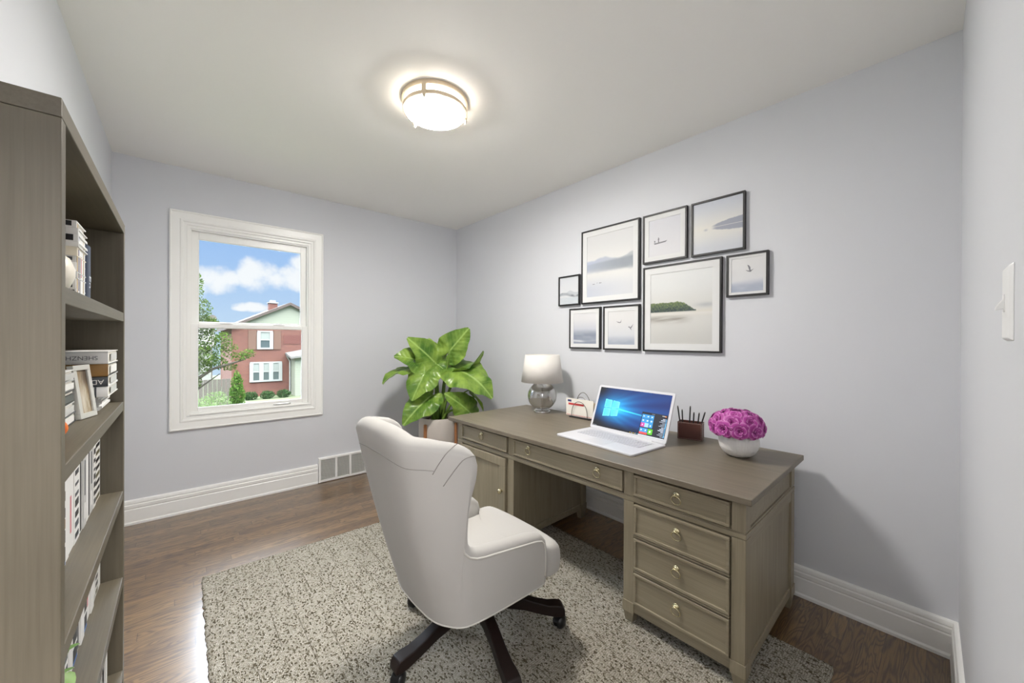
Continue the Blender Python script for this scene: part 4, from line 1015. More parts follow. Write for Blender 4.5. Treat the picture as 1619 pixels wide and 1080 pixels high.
# laptop
LA = math.radians(-3.6)
lt = thing('laptop', 'open white laptop on the desk showing a blue desktop screen', 'laptop', (1.580, 1.209, DZ0), LA)
M_lapw = mat('laptop_white', srgb(206, 206, 210), .4); M_key = mat('key_white', srgb(192, 192, 198), .45); M_pad = mat('touchpad', srgb(200, 200, 204), .35)
LW, LD = .498, .290
def rrect(x0, x1, y0, y1, r, n=6):
    P = []
    for cx, cy, a0 in ((x1-r, y1-r, 0), (x0+r, y1-r, PI/2), (x0+r, y0+r, PI), (x1-r, y0+r, 1.5*PI)):
        for k in range(n+1): a_ = a0+PI/2*k/n; P.append((cx+r*math.cos(a_), cy+r*math.sin(a_)))
    return P
lb = MB().prism(rrect(0, LD, -LW/2, LW/2, .014), 0, .010).build('laptop_base', M_lapw, lt, bevel=.002, smooth=30)
box(.135+.0, .262, -.205, .205, .0085, .0102).build('key_well', M_key, lb)
for r_ in range(5):
    nk = (14, 14, 13, 12, 9)[r_]; x0 = .240-r_*.0245; wsum = .400
    wids = [1.0]*nk
    if r_ == 4: wids[4] = 5
    tot = sum(wids); yk = .200
    for q in wids:
        wk = wsum*q/tot; box(x0-.0195, x0, yk-wk+.0025, yk, .0100, .0125).build('key', M_key, lb); yk -= wk
MB().prism(rrect(.025, .118, -.062, .062, .004), .0095, .0104).build('touchpad', M_pad, lb)
HT = .267; lean = math.asin(.093/.267)
Ml = Matrix.Translation((LD-.004, 0, .010)) @ Matrix.Rotation(lean, 4, 'Y')       # lid frame: z up the lid, -x towards the viewer
ld = MB().prism(rrect(-LW/2, LW/2, 0, HT, .012), -.003, .003)
ld.v = [(z, -x, y) for x, y, z in ld.v]
lid = ld.build('laptop_lid', M_lapw, lt, bevel=.0015, smooth=30); lid.matrix_local = Ml
MB().tube([(LD-.004, -.17, .009), (LD-.004, .17, .009)], .006, 12).build('hinge', M_lapw, lt, smooth=40)
def screen(U, V):
    r = .01+0*U; g = .06+0*U; b_ = .28+0*U
    cx, cy = .235, .5
    d = np.hypot((U-cx)*1.5, V-cy)
    glow = np.exp(-(d/.34)**1.5)
    ang = np.arctan2(V-cy-.0, (U-.05)*1.9)
    beams = .5+.5*np.sin(ang*26+1.0)*np.sin(ang*11)
    right = 1/(1+np.exp(-(U-.30)/.05))
    fan = np.exp(-(ang/.55)**2)*right
    b_ = .27+.66*glow+.46*fan*(.55+.45*beams)*(1-.45*U); g = .055+.66*glow**1.0+.40*fan*(.45+.55*beams)*(1-.5*U); r = .0+.28*glow**2+.08*fan*beams*(1-.6*U)
    edge = np.clip(np.minimum(np.minimum(U/.16, 1), np.minimum((1-V)/.10+.25, 1)), 0, 1)
    cornr = np.clip(1-.9*np.exp(-((U/.16)**2+((V)/.22)**2)), 0, 1)*np.clip(1-.8*np.exp(-((U/.12)**2+((1-V)/.25)**2)), 0, 1)
    lo = np.clip(.35+V/.28, 0, 1)
    r, g, b_ = r*cornr*lo, g*cornr*lo, b_*cornr*lo
    ray = np.exp(-(np.abs(V-(.50-.16*(U-.34)))/.014)**1.5)*(U > .34)*(1-.7*(U-.34))
    r += .25*ray; g += .6*ray; b_ += .45*ray
    # the four-pane window mark
    def pane(u0, u1, t0, t1):
        vt = .71-(U-.12)*(.03/.22); vb = .27+(U-.12)*(.06/.22); f = (V-vb)/(vt-vb)
        return (U > u0) & (U < u1) & (f > t0) & (f < t1)
    for u0, u1 in ((.122, .226), (.238, .340)):
        for t0, t1 in ((0, .475), (.525, 1)):
            p = pane(u0, u1, t0, t1); q = pane(u0+.008, u1-.008, t0+.03, t1-.03)
            r = np.where(p, .45, r); g = np.where(p, .93, g); b_ = np.where(p, 1.0, b_)
            r = np.where(q, .28+.15*(f_grad := (U-u0)/(u1-u0)), r); g = np.where(q, .80, g); b_ = np.where(q, .97, b_)
    def rect(u0, u1, v0, v1, c):
        nonlocal r, g, b_
        p = (U > u0) & (U < u1) & (V > v0) & (V < v1); r = np.where(p, c[0], r); g = np.where(p, c[1], g); b_ = np.where(p, c[2], b_)
    rect(.672, 1.01, .03, .545, (.10, .12, .17))
    for i in range(3):
        for j in range(2):
            rect(.682+i*.052, .682+i*.052+.049, .30+j*.10, .30+j*.10+.095, (.22, .58, .83))
            rect(.698+i*.052, .698+i*.052+.018, .335+j*.10, .335+j*.10+.03, (.85, .93, .98))
    rect(.682, .731, .205, .295, (.78, .28, .62)); rect(.700, .712, .235, .265, (1, .95, 1)); rect(.734, .783, .205, .295, (.62, .80, .92)); rect(.786, .835, .205, .295, (.22, .58, .83)); rect(.80, .816, .235, .265, (.9, .95, 1))
    rect(.682, .731, .09, .18, (.22, .58, .83)); rect(.734, .783, .09, .18, (.22, .58, .83)); rect(.786, .845, .06, .18, (.36, .74, .18)); rect(.805, .825, .10, .14, (.95, 1, .9)); rect(.682, .783, .045, .088, (.88, .30, .30))
    rect(.698, .712, .12, .15, (.9, .95, 1)); rect(.75, .764, .12, .15, (.9, .95, 1))
    rect(.80, .84, .515, .525, (.6, .62, .66)); rect(.93, .965, .505, .52, (.75, .75, .75)); rect(.968, .98, .50, .525, (.9, .5, .25))
    for k in range(13):
        v0 = .44-k*.032; rect(.945-.02*((k*7) % 3), .975, v0, v0+.011, (.80, .84, .9)); rect(.980, .992, v0-.003, v0+.016, (.45, .75, .95))
    rect(0, .672, 0, .035, (.03, .04, .08)); rect(.672, 1.01, 0, .03, (.86, .88, .90))
    for k in range(6): rect(.565+k*.022, .575+k*.022, .010, .026, ((.95, .8, .2), (.9, .9, .9), (.95, .85, .3), (.9, .9, .9), (.3, .7, .9), (.95, .95, .95))[k])
    rect(.015, .022, .012, .026, (.95, .95, .95)); rect(.03, .065, .014, .022, (.6, .65, .7))
    return r, g, b_
Ms = Ml @ axes((-.0034, 0, HT/2+.002), (0, -1, 0), (0, 0, 1))
paint('screen', LW-.030, HT-.030, 220, 130, screen, vcol_mat('lit_screen', .7, .95), lt, Ms)

# pen holder with pens
ha = math.atan2(1.009-.893, 2.101-2.072)
ph_ = thing('pen_holder', 'brown leather pen holder box with white stitching on the desk', 'pen holder', (2.116, .938, DZ0), math.radians(13.5))
M_leather = mat('brown_leather', srgb(92, 52, 44), .42, bump=(140, .3, .001), var=(8, srgb(78, 44, 38), (1, 1, 1))); M_stitch = mat('stitch', srgb(210, 196, 184), .7); M_in = mat('holder_inside', srgb(34, 24, 22), .8)
hw_, hl_, hh_ = .036, .061, .092
mb = MB(); tk = .005
mb.box(-hw_, hw_, -hl_, hl_, 0, .005); mb.box(-hw_, -hw_+tk, -hl_, hl_, .005, hh_); mb.box(hw_-tk, hw_, -hl_, hl_, .005, hh_); mb.box(-hw_+tk, hw_-tk, -hl_, -hl_+tk, .005, hh_); mb.box(-hw_+tk, hw_-tk, hl_-tk, hl_, .005, hh_)
mb.box(-.002, .002, -hl_+tk, hl_-tk, .005, hh_-.006)
mb.build('holder_box', M_leather, ph_, bevel=.0012)
mb = MB()
def stitches(p, q):
    p = Vector(p); q = Vector(q); n = max(2, int((q-p).length/.0045))
    for k in range(n):
        a_ = p.lerp(q, (k+.15)/n); b2 = p.lerp(q, (k+.8)/n); mb.tube([tuple(a_), tuple(b2)], .00055, 5)
for f_x in (-1,):
    x_ = -hw_-.0003
    stitches((x_, -hl_+.004, .004), (x_, hl_-.004, .004)); stitches((x_, -hl_+.004, hh_-.004), (x_, hl_-.004, hh_-.004)); stitches((x_, -hl_+.004, .004), (x_, -hl_+.004, hh_-.004)); stitches((x_, hl_-.004, .004), (x_, hl_-.004, hh_-.004))
y_ = -hl_-.0003
stitches((-hw_+.004, y_, .004), (hw_-.004, y_, .004)); stitches((-hw_+.004, y_, hh_-.004), (hw_-.004, y_, hh_-.004)); stitches((-hw_+.004, y_, .004), (-hw_+.004, y_, hh_-.004)); stitches((hw_-.004, y_, .004), (hw_-.004, y_, hh_-.004))
mb.build('stitching', M_stitch, ph_)
M_pen = mat('black_pen', srgb(24, 23, 24), .35); M_pencap = mat('pen_end', srgb(96, 92, 84), .35, .6)
PENS = [(-.012, .042, .004, .022, .168, 'leftmost, taller pair'), (-.010, .036, -.004, .006, .150, 'second from left, in front of the tallest'), (-.008, .008, .012, -.004, .170, 'third from left'),
        (-.012, -.012, .002, -.006, .140, 'fourth from left, short'), (-.014, -.030, .008, -.014, .140, 'fifth from left'), (-.006, -.032, .010, -.040, .150, 'rightmost, leaning outwards')]
R_h = Matrix.Rotation(math.radians(13.5), 4, 'Z')
for i, (x_, y_, dx, dy, L_, w_) in enumerate(PENS):
    p0 = Vector((x_, y_, .0075)); d_ = Vector((dx, dy, .15)).normalized(); base = Vector((2.116, .938, DZ0)) + R_h @ p0
    pn = thing('pen', 'thin black pen in the leather holder, ' + w_, 'pen', base, math.radians(13.5), 'pens in the leather holder')
    MB().tube([tuple(d_*0), tuple(d_*L_*.96)], .0036, 12).build('pen_barrel', M_pen, pn, smooth=40)
    MB().tube([tuple(d_*L_*.96), tuple(d_*L_)], .0028, 12).build('pen_end', M_pencap, pn, smooth=40)

# bowl vase of roses
VX, VY = 1.972, .652
bv = thing('bowl_vase', 'round white ribbed bowl vase holding pink roses on the desk', 'vase', (VX, VY, DZ0))
M_vase = mat('white_ceramic', srgb(228, 226, 224), .3)
def vz(q): return .055-.055*math.cos(q)
mb = MB(); pr = [(.0001, 0), (.036, 0), (.05, .005), (.066, .018), (.078, .038), (.0835, .060), (.083, .080), (.078, .098), (.072, .108), (.069, .109), (.068, .104), (.074, .09)]
def vg(u, v):
    k = v*(len(pr)-1); k0 = min(int(k), len(pr)-2); f = k-k0; r = pr[k0][0]*(1-f)+pr[k0+1][0]*f; z = pr[k0][1]*(1-f)+pr[k0+1][1]*f
    r *= 1+.006*math.sin(u*2*PI*60)*(1 if z > .01 else 0)
    return (r*math.cos(2*PI*u), r*math.sin(2*PI*u), z)
mb.grid(vg, 240, 34, wrap=True); mb.build('bowl', M_vase, bv, smooth=180)
MB().lathe([(.0001, .088), (.074, .088)], 40).build('floral_foam', mat('moss_dark', srgb(46, 48, 34), .95), bv)
mb = leaf_cloud(420, [(-.012, 0, .138, .085, .085, .062)], .016, random.Random(8), .9); mb.build('gap_shade_leaves', leafmat('gap_shade_green', srgb(38, 44, 30), srgb(64, 66, 44)), bv)  # dark leaves added as shade in the gaps between the roses
def petal_mat():
    m = bpy.data.materials.new('rose_petal'); m.use_nodes = True; nt = m.node_tree; b = nt.nodes['Principled BSDF']
    a_ = N('ShaderNodeAttribute', nt, attribute_name='edge')
    r = N('ShaderNodeValToRGB', nt); r.color_ramp.elements[0].position = .30; r.color_ramp.elements[0].color = srgb(112, 12, 88); r.color_ramp.elements[1].position = 1; r.color_ramp.elements[1].color = srgb(244, 176, 232)
    q = r.color_ramp.elements.new(.78); q.color = srgb(188, 70, 164)
    nt.links.new(a_.outputs['Fac'], r.inputs[0]); nt.links.new(r.outputs[0], b.inputs['Base Color']); b.inputs['Roughness'].default_value = .55
    tr_ = N('ShaderNodeBsdfTranslucent', nt); nt.links.new(r.outputs[0], tr_.inputs[0]); ms = N('ShaderNodeMixShader', nt); ms.inputs[0].default_value = .2
    nt.links.new(b.outputs[0], ms.inputs[1]); nt.links.new(tr_.outputs[0], ms.inputs[2]); nt.links.new(ms.outputs[0], nt.nodes['Material Output'].inputs[0])
    return m
M_petal = petal_mat()
def rose_mesh(seed):
    rd = random.Random(seed); vs = []; fs = []; ed = []
    #      petals, open angle, length, base r, width
    for lay, (n, op, L_, wd) in enumerate(((2, -.10, .019, .75), (3, .16, .023, .72), (3, .50, .029, .78), (4, .92, .035, .80), (5, 1.32, .038, .72))):
        for k in range(n):
            a0 = 2*PI*(k+.5*(lay % 2)+rd.uniform(-.1, .1))/n; hw = 2*PI/n*wd*1.25; o_ = op+rd.uniform(-.08, .08); b0 = len(vs); nu_, nv2 = 7, 6
            for i in range(nu_):
                for j in range(nv2):
                    u = -1+2*i/(nu_-1); v = j/(nv2-1); wid = math.sin(min(1, v*1.4)*PI/2)**.7*(1-.32*max(0, v-.7)/.3*u*u)
                    aa = a0+hw*u*wid*.62; top = L_*(v-.13*u*u*v)
                    ang = o_*(.25+.75*v)+.5*max(0, v-.65)*(1+lay*.35)
                    rad = .003+.0012*lay+math.sin(ang)*top+.0012*math.sin(9*u+seed)*v
                    z = math.cos(min(ang, 1.9))*top+.004-(lay*.0008)
                    vs.append((rad*math.cos(aa), rad*math.sin(aa), z)); ed.append(v*.85+.15*abs(u)*v)
            fs += [(b0+i*nv2+j, b0+(i+1)*nv2+j, b0+(i+1)*nv2+j+1, b0+i*nv2+j+1) for i in range(nu_-1) for j in range(nv2-1)]
    b0 = len(vs)
    for i in range(6):
        for k in range(8): q = PI*(i+.2)/6; vs.append((.0052*math.sin(q)*math.cos(k*PI/4), .0052*math.sin(q)*math.sin(k*PI/4), .013-.009*math.cos(q))); ed.append(.62+.3*(k % 2))
    fs += [(b0+i*8+k, b0+i*8+(k+1) % 8, b0+(i+1)*8+(k+1) % 8, b0+(i+1)*8+k) for i in range(5) for k in range(8)]
    me = bpy.data.meshes.new('rose_petals'); me.from_pydata(vs, [], fs); at = me.attributes.new('edge', 'FLOAT', 'POINT'); at.data.foreach_set('value', np.array(ed, 'f'))
    for p in me.polygons: p.use_smooth = True
    me.materials.append(M_petal); return me
RM = [rose_mesh(1), rose_mesh(2), rose_mesh(3)]
M_rst = mat('rose_stem', srgb(58, 80, 40), .6)
cam2 = Vector((0, 0, EYE)); RC = Vector((VX-.016, VY+.004, DZ0+.140))
rows = [(0.08, 1), (.64, 5), (1.12, 8), (1.60, 10)]
vdir = (RC-cam2); vdir.z = 0; vdir.normalize(); vr = vdir.cross(Vector((0, 0, 1)))
roses = []
for ri, (pol, n) in enumerate(rows):
    for k in range(n):
        az_ = 2*PI*(k+.5*(ri % 2)+.2)/n; d_ = Vector((math.sin(pol)*math.cos(az_), math.sin(pol)*math.sin(az_), math.cos(pol)))
        if ri == 9 and d_.dot(-vdir) < -.2: continue
        c = RC+Vector((d_.x*.108, d_.y*.108, d_.z*.070)); roses.append((ri, d_, c))
rname = ['top', 'upper ring', 'middle ring', 'lowest ring']
for ri in range(4):
    for half in (0, 1):
        L_ = [q for q in roses if q[0] == ri and ((q[1].dot(-vdir) >= 0) == (half == 0))]
        L_.sort(key=lambda q: (q[2]-RC).dot(vr))
        for i, (_, d_, c) in enumerate(L_):
            where = 'at the very top of the bouquet' if ri == 0 else 'in the %s, %s, %s from left' % (rname[ri], 'facing the room' if half == 0 else 'facing the wall', ORD[i])
            ro = thing('rose', 'pink rose %s' % where, 'flower', c, 0, 'pink roses in the white bowl')
            pe = bpy.data.objects.new('rose_petals', RM[(i+ri) % 3]); COL.objects.link(pe); pe.parent = ro
            q = d_.to_track_quat('Z', 'Y'); pe.rotation_mode = 'QUATERNION'; pe.rotation_quaternion = q; pe.scale = (1.02, 1.02, 1.0)
            pe.location = d_*-.016
            base = Vector((VX, VY, DZ0+.092))+Vector((d_.x, d_.y, 0))*.045
            MB().tube([tuple(base-c), tuple(d_*-.014)], .0016, 5).build('rose_stem', M_rst, ro)

# ================================================================ pictures on the desk wall
M_black = mat('black_frame', srgb(30, 29, 30), .45); M_mat = mat('white_mount', srgb(220, 221, 221), .8)
M_print = vcol_mat('print_paper', .6)
M_bird = mat('printed_dark', srgb(128, 128, 134), .8)
def smooth(e0, e1, x):
    t = np.clip((x-e0)/(e1-e0), 0, 1); return t*t*(3-2*t)
def fbm(U, V, seed, fx=6, fy=6, oct_=4):
    rd = np.random.RandomState(seed); o = 0*U; a_ = 1.0; s = 0
    for k in range(oct_):
        for _ in range(5):
            kx, ky = rd.uniform(-1, 1)*fx*2**k, rd.uniform(-1, 1)*fy*2**k; o = o+a_*np.sin(kx*U*2+ky*V*2+rd.uniform(0, 6.3)); s += a_*.7
        a_ *= .6
    return o/s
def mixc(a_, b_, t): return [x+(y-x)*t for x, y in zip(a_, b_)]
def C(r, g, b_): return [r/255., g/255., b_/255.]
def pr_tiny(U, V):
    c = mixc(C(236, 238, 240), C(226, 230, 236), V); n = fbm(U, V, 2, 7, 7)
    rid = .34+.05*np.sin(U*5+.5)+.02*n+.0*U
    m_ = smooth(.05, .0, np.abs(V-rid)-.015)*(.55+.45*n); c = mixc(c, C(70, 76, 88), np.clip(m_, 0, 1)*.9)
    hill = smooth(.02, -.02, V-(.42+.08*np.exp(-((U-.55)/.16)**2)))*smooth(.30, .36, V); c = mixc(c, C(196, 202, 210), hill*.7)
    low = smooth(.30, .22, V); c = mixc(c, C(206, 216, 224), low*(.6+.4*fbm(U, V, 5, 4, 16))); return c
def pr_lake(U, V):
    c = mixc(C(238, 238, 236), C(230, 231, 232), smooth(.5, .9, V)); n = fbm(U, V, 4, 10, 4)
    ht = .60+.05*np.exp(-((U-.38)/.16)**2)+.02*n-.03*U+.07*smooth(.7, 1, U)
    band = smooth(ht+.01, ht-.03, V)*smooth(.36, .48, V); c = mixc(c, mixc(C(186, 196, 220), C(186, 192, 196), U), band*.85)
    b2 = smooth(.555+.05*U, .52+.03*U, V)*smooth(.37+.02*n, .43, V); c = mixc(c, C(146, 154, 164), b2*(.25+.6*U)*(.9+.2*n))
    lo = smooth(.4, .1, V); c = mixc(c, mixc(C(206, 212, 226), C(224, 226, 230), U), lo*.9); return c
def pr_boat(U, V):
    c = mixc(C(232, 232, 236), C(226, 227, 234), V); return c
def pr_island(U, V):
    n = fbm(U, V, 8, 14, 5); c = mixc(C(238, 237, 232), C(214, 219, 230), smooth(.45, 1, V)); c = mixc(c, C(216, 220, 228), smooth(.42, .05, V))
    c = mixc(c, C(243, 240, 232), np.exp(-((V-.49)/.06)**2)*.7)
    t = smooth(.36, .5, U)+0*V; w_ = .008+.12*np.clip((U-.36)/.64, 0, 1)**.6+.012*np.clip(fbm(U, U*0, 9, 22, 1), -1, 1)
    up_ = (V > .485)*smooth(.485+w_*(1+.08*n)+.006, .485+w_*(1+.08*n)-.006, V); dn = (V < .475)*smooth(.475-w_*.85-.012, .475-w_*.8+.005, V)
    c = mixc(c, C(164, 169, 184), up_*t*.95); c = mixc(c, C(160, 165, 182), dn*t*.9)
    far = np.exp(-((U-.27)/.035)**2)*np.exp(-((V-.455)/.02)**2); c = mixc(c, C(190, 194, 202), far*.9); return c
def pr_big(U, V):
    n = fbm(U, V, 12, 22, 22, 5); c = mixc(C(226, 226, 222), C(236, 238, 238), smooth(.45, .9, V)); c = mixc(c, C(214, 214, 210), smooth(.35, .0, V))
    c = mixc(c, C(232, 228, 216), np.exp(-((V-.43)/.04)**2)*.8)
    ht = .582-.01*U+.02*fbm(U, U*0, 13, 16, 1)+.008*n-.125*np.clip((U-.42)/.34, 0, 3)**2.2; isl = smooth(ht+.004, ht-.008, V)*smooth(.438, .455, V)*(U < .76)
    g_ = np.clip(.5+.8*1.1*(np.random.RandomState(3).rand(*U.shape)-.5)+.5*fbm(U, V, 21, 60, 90, 3)+.6*(V-.52)/.1, 0, 1); c = mixc(c, mixc(C(40, 56, 66), C(128, 146, 88), g_), isl*.95)
    mist = np.exp(-((U-.92)/.16)**2)*np.exp(-((V-.52)/.03)**2); c = mixc(c, C(186, 190, 194), mist*.8)
    rf = np.exp(-((V-.345)/.045)**2)*smooth(.75, .5, U)*(.6+.5*fbm(U, V, 31, 8, 60, 3)); c = mixc(c, C(140, 134, 124), np.clip(rf, 0, 1)*.75)
    c = mixc(c, C(238, 236, 232), np.exp(-((V-.415)/.018)**2)*.8); return c
def pr_gull(U, V):
    n = fbm(U, V, 41, 5, 18); c = mixc(C(232, 234, 238), C(238, 238, 238), V)
    s_ = smooth(.36+.06*U, .14, V); c = mixc(c, C(168, 178, 200), s_*(.75+.2*n)); return c
def pr_sea(U, V):
    n = fbm(U, V, 51, 3, 30); c = mixc(C(212, 216, 226), C(236, 236, 238), smooth(.4, .85, V))
    s_ = smooth(.5, .30, V); c = mixc(c, C(140, 150, 168), s_*(.75+.35*n))
    f_ = np.exp(-((V-(.10-.06*U))/.035)**2)*smooth(.62, .3, U); c = mixc(c, C(232, 235, 240), f_*.9); return c
def pr_birds(U, V):
    n = fbm(U, V, 61, 4, 20); c = mixc(C(226, 229, 234), C(238, 238, 238), smooth(.2, .8, V)); s_ = smooth(.32, .05, V); c = mixc(c, C(166, 176, 194), s_*(.75+.2*n)); return c
def wings(kind):        # printed bird silhouettes as thin outlines in the plane of the print
    if kind == 'gull': return [[(-.3, .9), (.02, .72), (.25, .35), (.30, -.25), (.12, -.35), (-.02, .0), (-.12, .42)], [(-.6, -.15), (-.1, -.32), (.3, -.28), (.9, -.05), (.55, -.35), (.35, -.62), (.0, -.55), (-.35, -.38)]]
    if kind == 'glide': return [[(-.9, .15), (-.3, .0), (.25, -.12), (.55, .0), (.75, .6), (.68, -.15), (.35, -.32), (-.2, -.25)]]
    if kind == 'turn': return [[(-.7, .1), (-.45, .35), (-.1, .05), (.25, .3), (.75, .85), (.4, .1), (.1, -.2), (.35, -.8), (-.05, -.35), (-.3, -.05)]]
    if kind == 'duck': return [[(-1, .1), (-.5, .35), (-.1, .15), (.6, .3), (1, .1), (.5, -.1), (-.6, -.15)]]
    if kind == 'boat': return [[(-1, .02), (-.9, -.2), (.75, -.08), (1, .16), (.7, .1), (-.6, .0)], [(-.36, .0), (-.38, .40), (-.44, .46), (-.36, .58), (-.35, .74), (-.26, .74), (-.24, .58), (-.14, .50), (-.24, .40), (-.22, .0)], [(-.92, .1), (-.98, .35), (-.78, .35), (-.8, .1)]]
def picture(name, y0, y1, z0, z1, matw, fn, label, marks=(), res=(110, 110)):
    W, H = y1-y0, z1-z0
    p = thing('framed_picture', label, 'picture', (XD-.001, (y0+y1)/2, z0), 0, 'framed prints above the desk')
    fw_, D_ = .0105, .021
    fr = MB()
    for a_, b2, c_, d_ in ((-W/2, W/2, 0, fw_), (-W/2, W/2, H-fw_, H), (-W/2, -W/2+fw_, fw_, H-fw_), (W/2-fw_, W/2, fw_, H-fw_)): fr.box(-D_, 0, a_, b2, c_, d_)
    fr.build('frame', M_black, p, bevel=.0008)
    mm = matw
    if mm:
        box(-.012, -.003, -W/2+fw_-.001, W/2-fw_+.001, fw_-.001, H-fw_+.001).build('backing_board', M_mat, p)
        i0, i1 = mm-.004, mm
        mo = MB(); a0, a1, c0, c1 = -W/2+fw_, W/2-fw_, fw_, H-fw_
        w0, w1, h0, h1 = -W/2+mm, W/2-mm, mm, H-mm
        mo.box(-.0155, -.012, a0, w0, c0, c1); mo.box(-.0155, -.012, w1, a1, c0, c1); mo.box(-.0155, -.012, w0, w1, c0, h0); mo.box(-.0155, -.012, w0, w1, h1, c1)
        mo.build('mount', M_mat, p)
        pw, ph2 = w1-w0, h1-h0; px = -.0125
    else:
        pw, ph2 = W-2*fw_+.001, H-2*fw_+.001; px = -.0135
        box(-.012, -.003, -W/2+fw_-.001, W/2-fw_+.001, fw_-.001, H-fw_+.001).build('backing_board', M_mat, p)
    M = axes((px, 0, H/2), (0, -1, 0), (0, 0, 1))
    pr_ = paint('print', pw, ph2, res[0], res[1], fn, M_print, p, M)
    for kind, u, v, s_, nm in marks:
        mb = MB()
        for pl in wings(kind): mb.prism([((u-.5)*pw+x*s_, (v-.5)*ph2+y*s_) for x, y in pl], .0003, .0007)
        mk = mb.build(nm, M_bird, pr_)
    return p
picture('tiny', 1.835, 2.045, 1.503, 1.733, 0, pr_tiny, 'smallest black-framed picture, far left of the group, with a stormy shore and no mount')
picture('lake', 1.340, 1.817, 1.503, 2.040, .048, pr_lake, 'tall framed print of a misty lake with hills and swimming ducks', [('duck', .16, .205, .011, 'duck'), ('duck', .31, .215, .012, 'duck'), ('duck', .24, .22, .006, 'duck')], (130, 150))
picture('boat', 1.031, 1.316, 1.727, 2.037, .040, pr_boat, 'framed print of a fisherman standing in a small boat', [('boat', .38, .36, .044, 'printed_boat')])
picture('island', .7225, 1.007, 1.724, 2.035, 0, pr_island, 'topmost right picture of a grey headland reflected in water, no mount', (), (140, 140))
picture('big', .837, 1.312, 1.166, 1.703, .050, pr_big, 'largest lower framed print of green island trees in lake mist', (), (190, 190))
picture('gull', .6145, .8135, 1.472, 1.700, .024, pr_gull, 'framed print at far right with one seagull above blue sea', [('gull', .56, .66, .026, 'printed_gull')])
picture('sea', 1.645, 1.932, 1.1725, 1.4755, .038, pr_sea, 'lower left framed print of grey-blue sea waves with foam and no birds')
picture('birds', 1.3365, 1.620, 1.169, 1.474, .038, pr_birds, 'framed print of two birds flying over calm sea, beside largest print', [('glide', .42, .68, .025, 'printed_bird'), ('turn', .85, .50, .026, 'printed_bird')])

# ================================================================ books and things on the shelves
M_page = mat('book_pages', srgb(232, 228, 218), .8, var=(90, srgb(214, 210, 200), (1, 1, 14)))
BC = {}
def bcol(c, r_=.4):
    if c not in BC: BC[c] = mat('cover_%d_%d_%d' % c, srgb(*c), r_)
    return BC[c]
WHT = (236, 235, 232); BLK = (26, 26, 28); DGR = (66, 70, 74); OCH = (150, 112, 58); TAN = (176, 150, 104); LGR = (196, 196, 194); NAV = (22, 36, 62); BLU = (86, 124, 190); CRM = (226, 218, 198); PNK = (214, 132, 140); OLV = (96, 92, 66)
def book(loc, rz, w, t, d, cover, spine=None, lying=True, marks=(), text=None, label='', group=None, rounded=True, tcol=(60, 60, 60)):
    """w = length of the spine, t = thickness, d = depth from spine to fore edge. Lying: spine faces local -y, length along x.
    standing: spine faces local -y, length along z, thickness along x."""
    o = thing('book', label, 'book', loc, rz, group)
    spine = spine or cover
    def tf(x, y, z): return (x, y, z) if lying else (z, y, x)
    sgn = 1
    ct = .0022
    mb = MB()
    for z0, z1 in ((0, ct), (t-ct, t)): mb.box(0, w, .004, d, z0, z1)
    pts = [(0 if not rounded else 0, 0)]
    n = 7; prof = []
    for k in range(n):
        q = -PI/2+PI*k/(n-1); prof.append((.004-(.005*math.cos(q) if rounded else .004), t/2+math.sin(q)*t/2))
    poly = [(y, z) for y, z in prof]+[(.0065, t), (.0065, 0)]
    m_ = len(poly); vs = [(x, y, z) for x in (0, w) for y, z in poly]
    sp2 = MB(); sp2.add(vs, [tuple(range(m_)), tuple(range(2*m_-1, m_-1, -1))]+[(i, (i+1) % m_, m_+(i+1) % m_, m_+i) for i in range(m_)])
    pg = MB().box(.003, w-.003, .005, d-.003, ct, t-ct)
    for q in (mb, sp2, pg): q.v = [tf(*p) for p in q.v]
    mb.build('cover', bcol(cover), o); s_o = sp2.build('spine', bcol(spine), o, smooth=30); pg.build('pages', M_page, o)
    for (a0, a1, b0, b1, c) in marks:       # printed blocks on the spine, fractions along the length and thickness
        q = MB(); ys = -.0013 if rounded else -.0002
        q.box(a0*w, a1*w, ys-.0003, ys+.003, b0*t, b1*t); q.v = [tf(*p) for p in q.v]; q.build('spine_print', bcol(c), o)
    if text:
        s_, size, a0, flip = text
        if lying: M = axes((a0*w, -.0014, t/2), (1 if not flip else -1, 0, 0), (0, 0, 1 if not flip else -1))
        else: M = axes((t/2, -.0014, a0*w), (0, 0, 1 if flip else -1), (1 if not flip else -1, 0, 0))
        text_mesh(s_, 'spine_text', bcol(tcol), o, size, M, .0002)
    return o
BK = BD+.010
# --- top bay: a pile of lying magazines, a white round vase, a row of thin upright books and a thick navy one
z = SHELF[0]+.0004; rb = random.Random(4)
pile = [(WHT, .017, [(.60, .985, .12, .85, BLK)]), (WHT, .020, [(.25, .8, .3, .75, LGR), (.86, .97, .1, .9, BLK)]), (LGR, .014, [(.3, .95, .3, .7, WHT), (.82, .93, .35, .65, DGR)]), (WHT, .018, [(.35, .85, .35, .65, PNK)]), (LGR, .012, [(.6, .97, .25, .8, DGR)]), (CRM, .018, [(.3, .6, .3, .6, TAN)]), (WHT, .010, []),
        (WHT, .015, [(.4, .96, .10, .90, BLK)]), (WHT, .012, [(.25, .90, .1, .9, BLK)]), (WHT, .014, [(.2, .96, .2, .9, BLK)])]
for i, (c, t_, mk) in enumerate(pile):
    book((-.322+rb.uniform(-.002, .002), 1.150, z), 0, .165, t_, .10, c, marks=mk, label='thin %s magazine in the top-bay pile, %s from the bottom' % ({WHT: 'white', LGR: 'grey', CRM: 'cream'}[c], ORD[i]), group='lying magazines in the top bay', rounded=False)
    z += t_+.0003
y = 1.2555
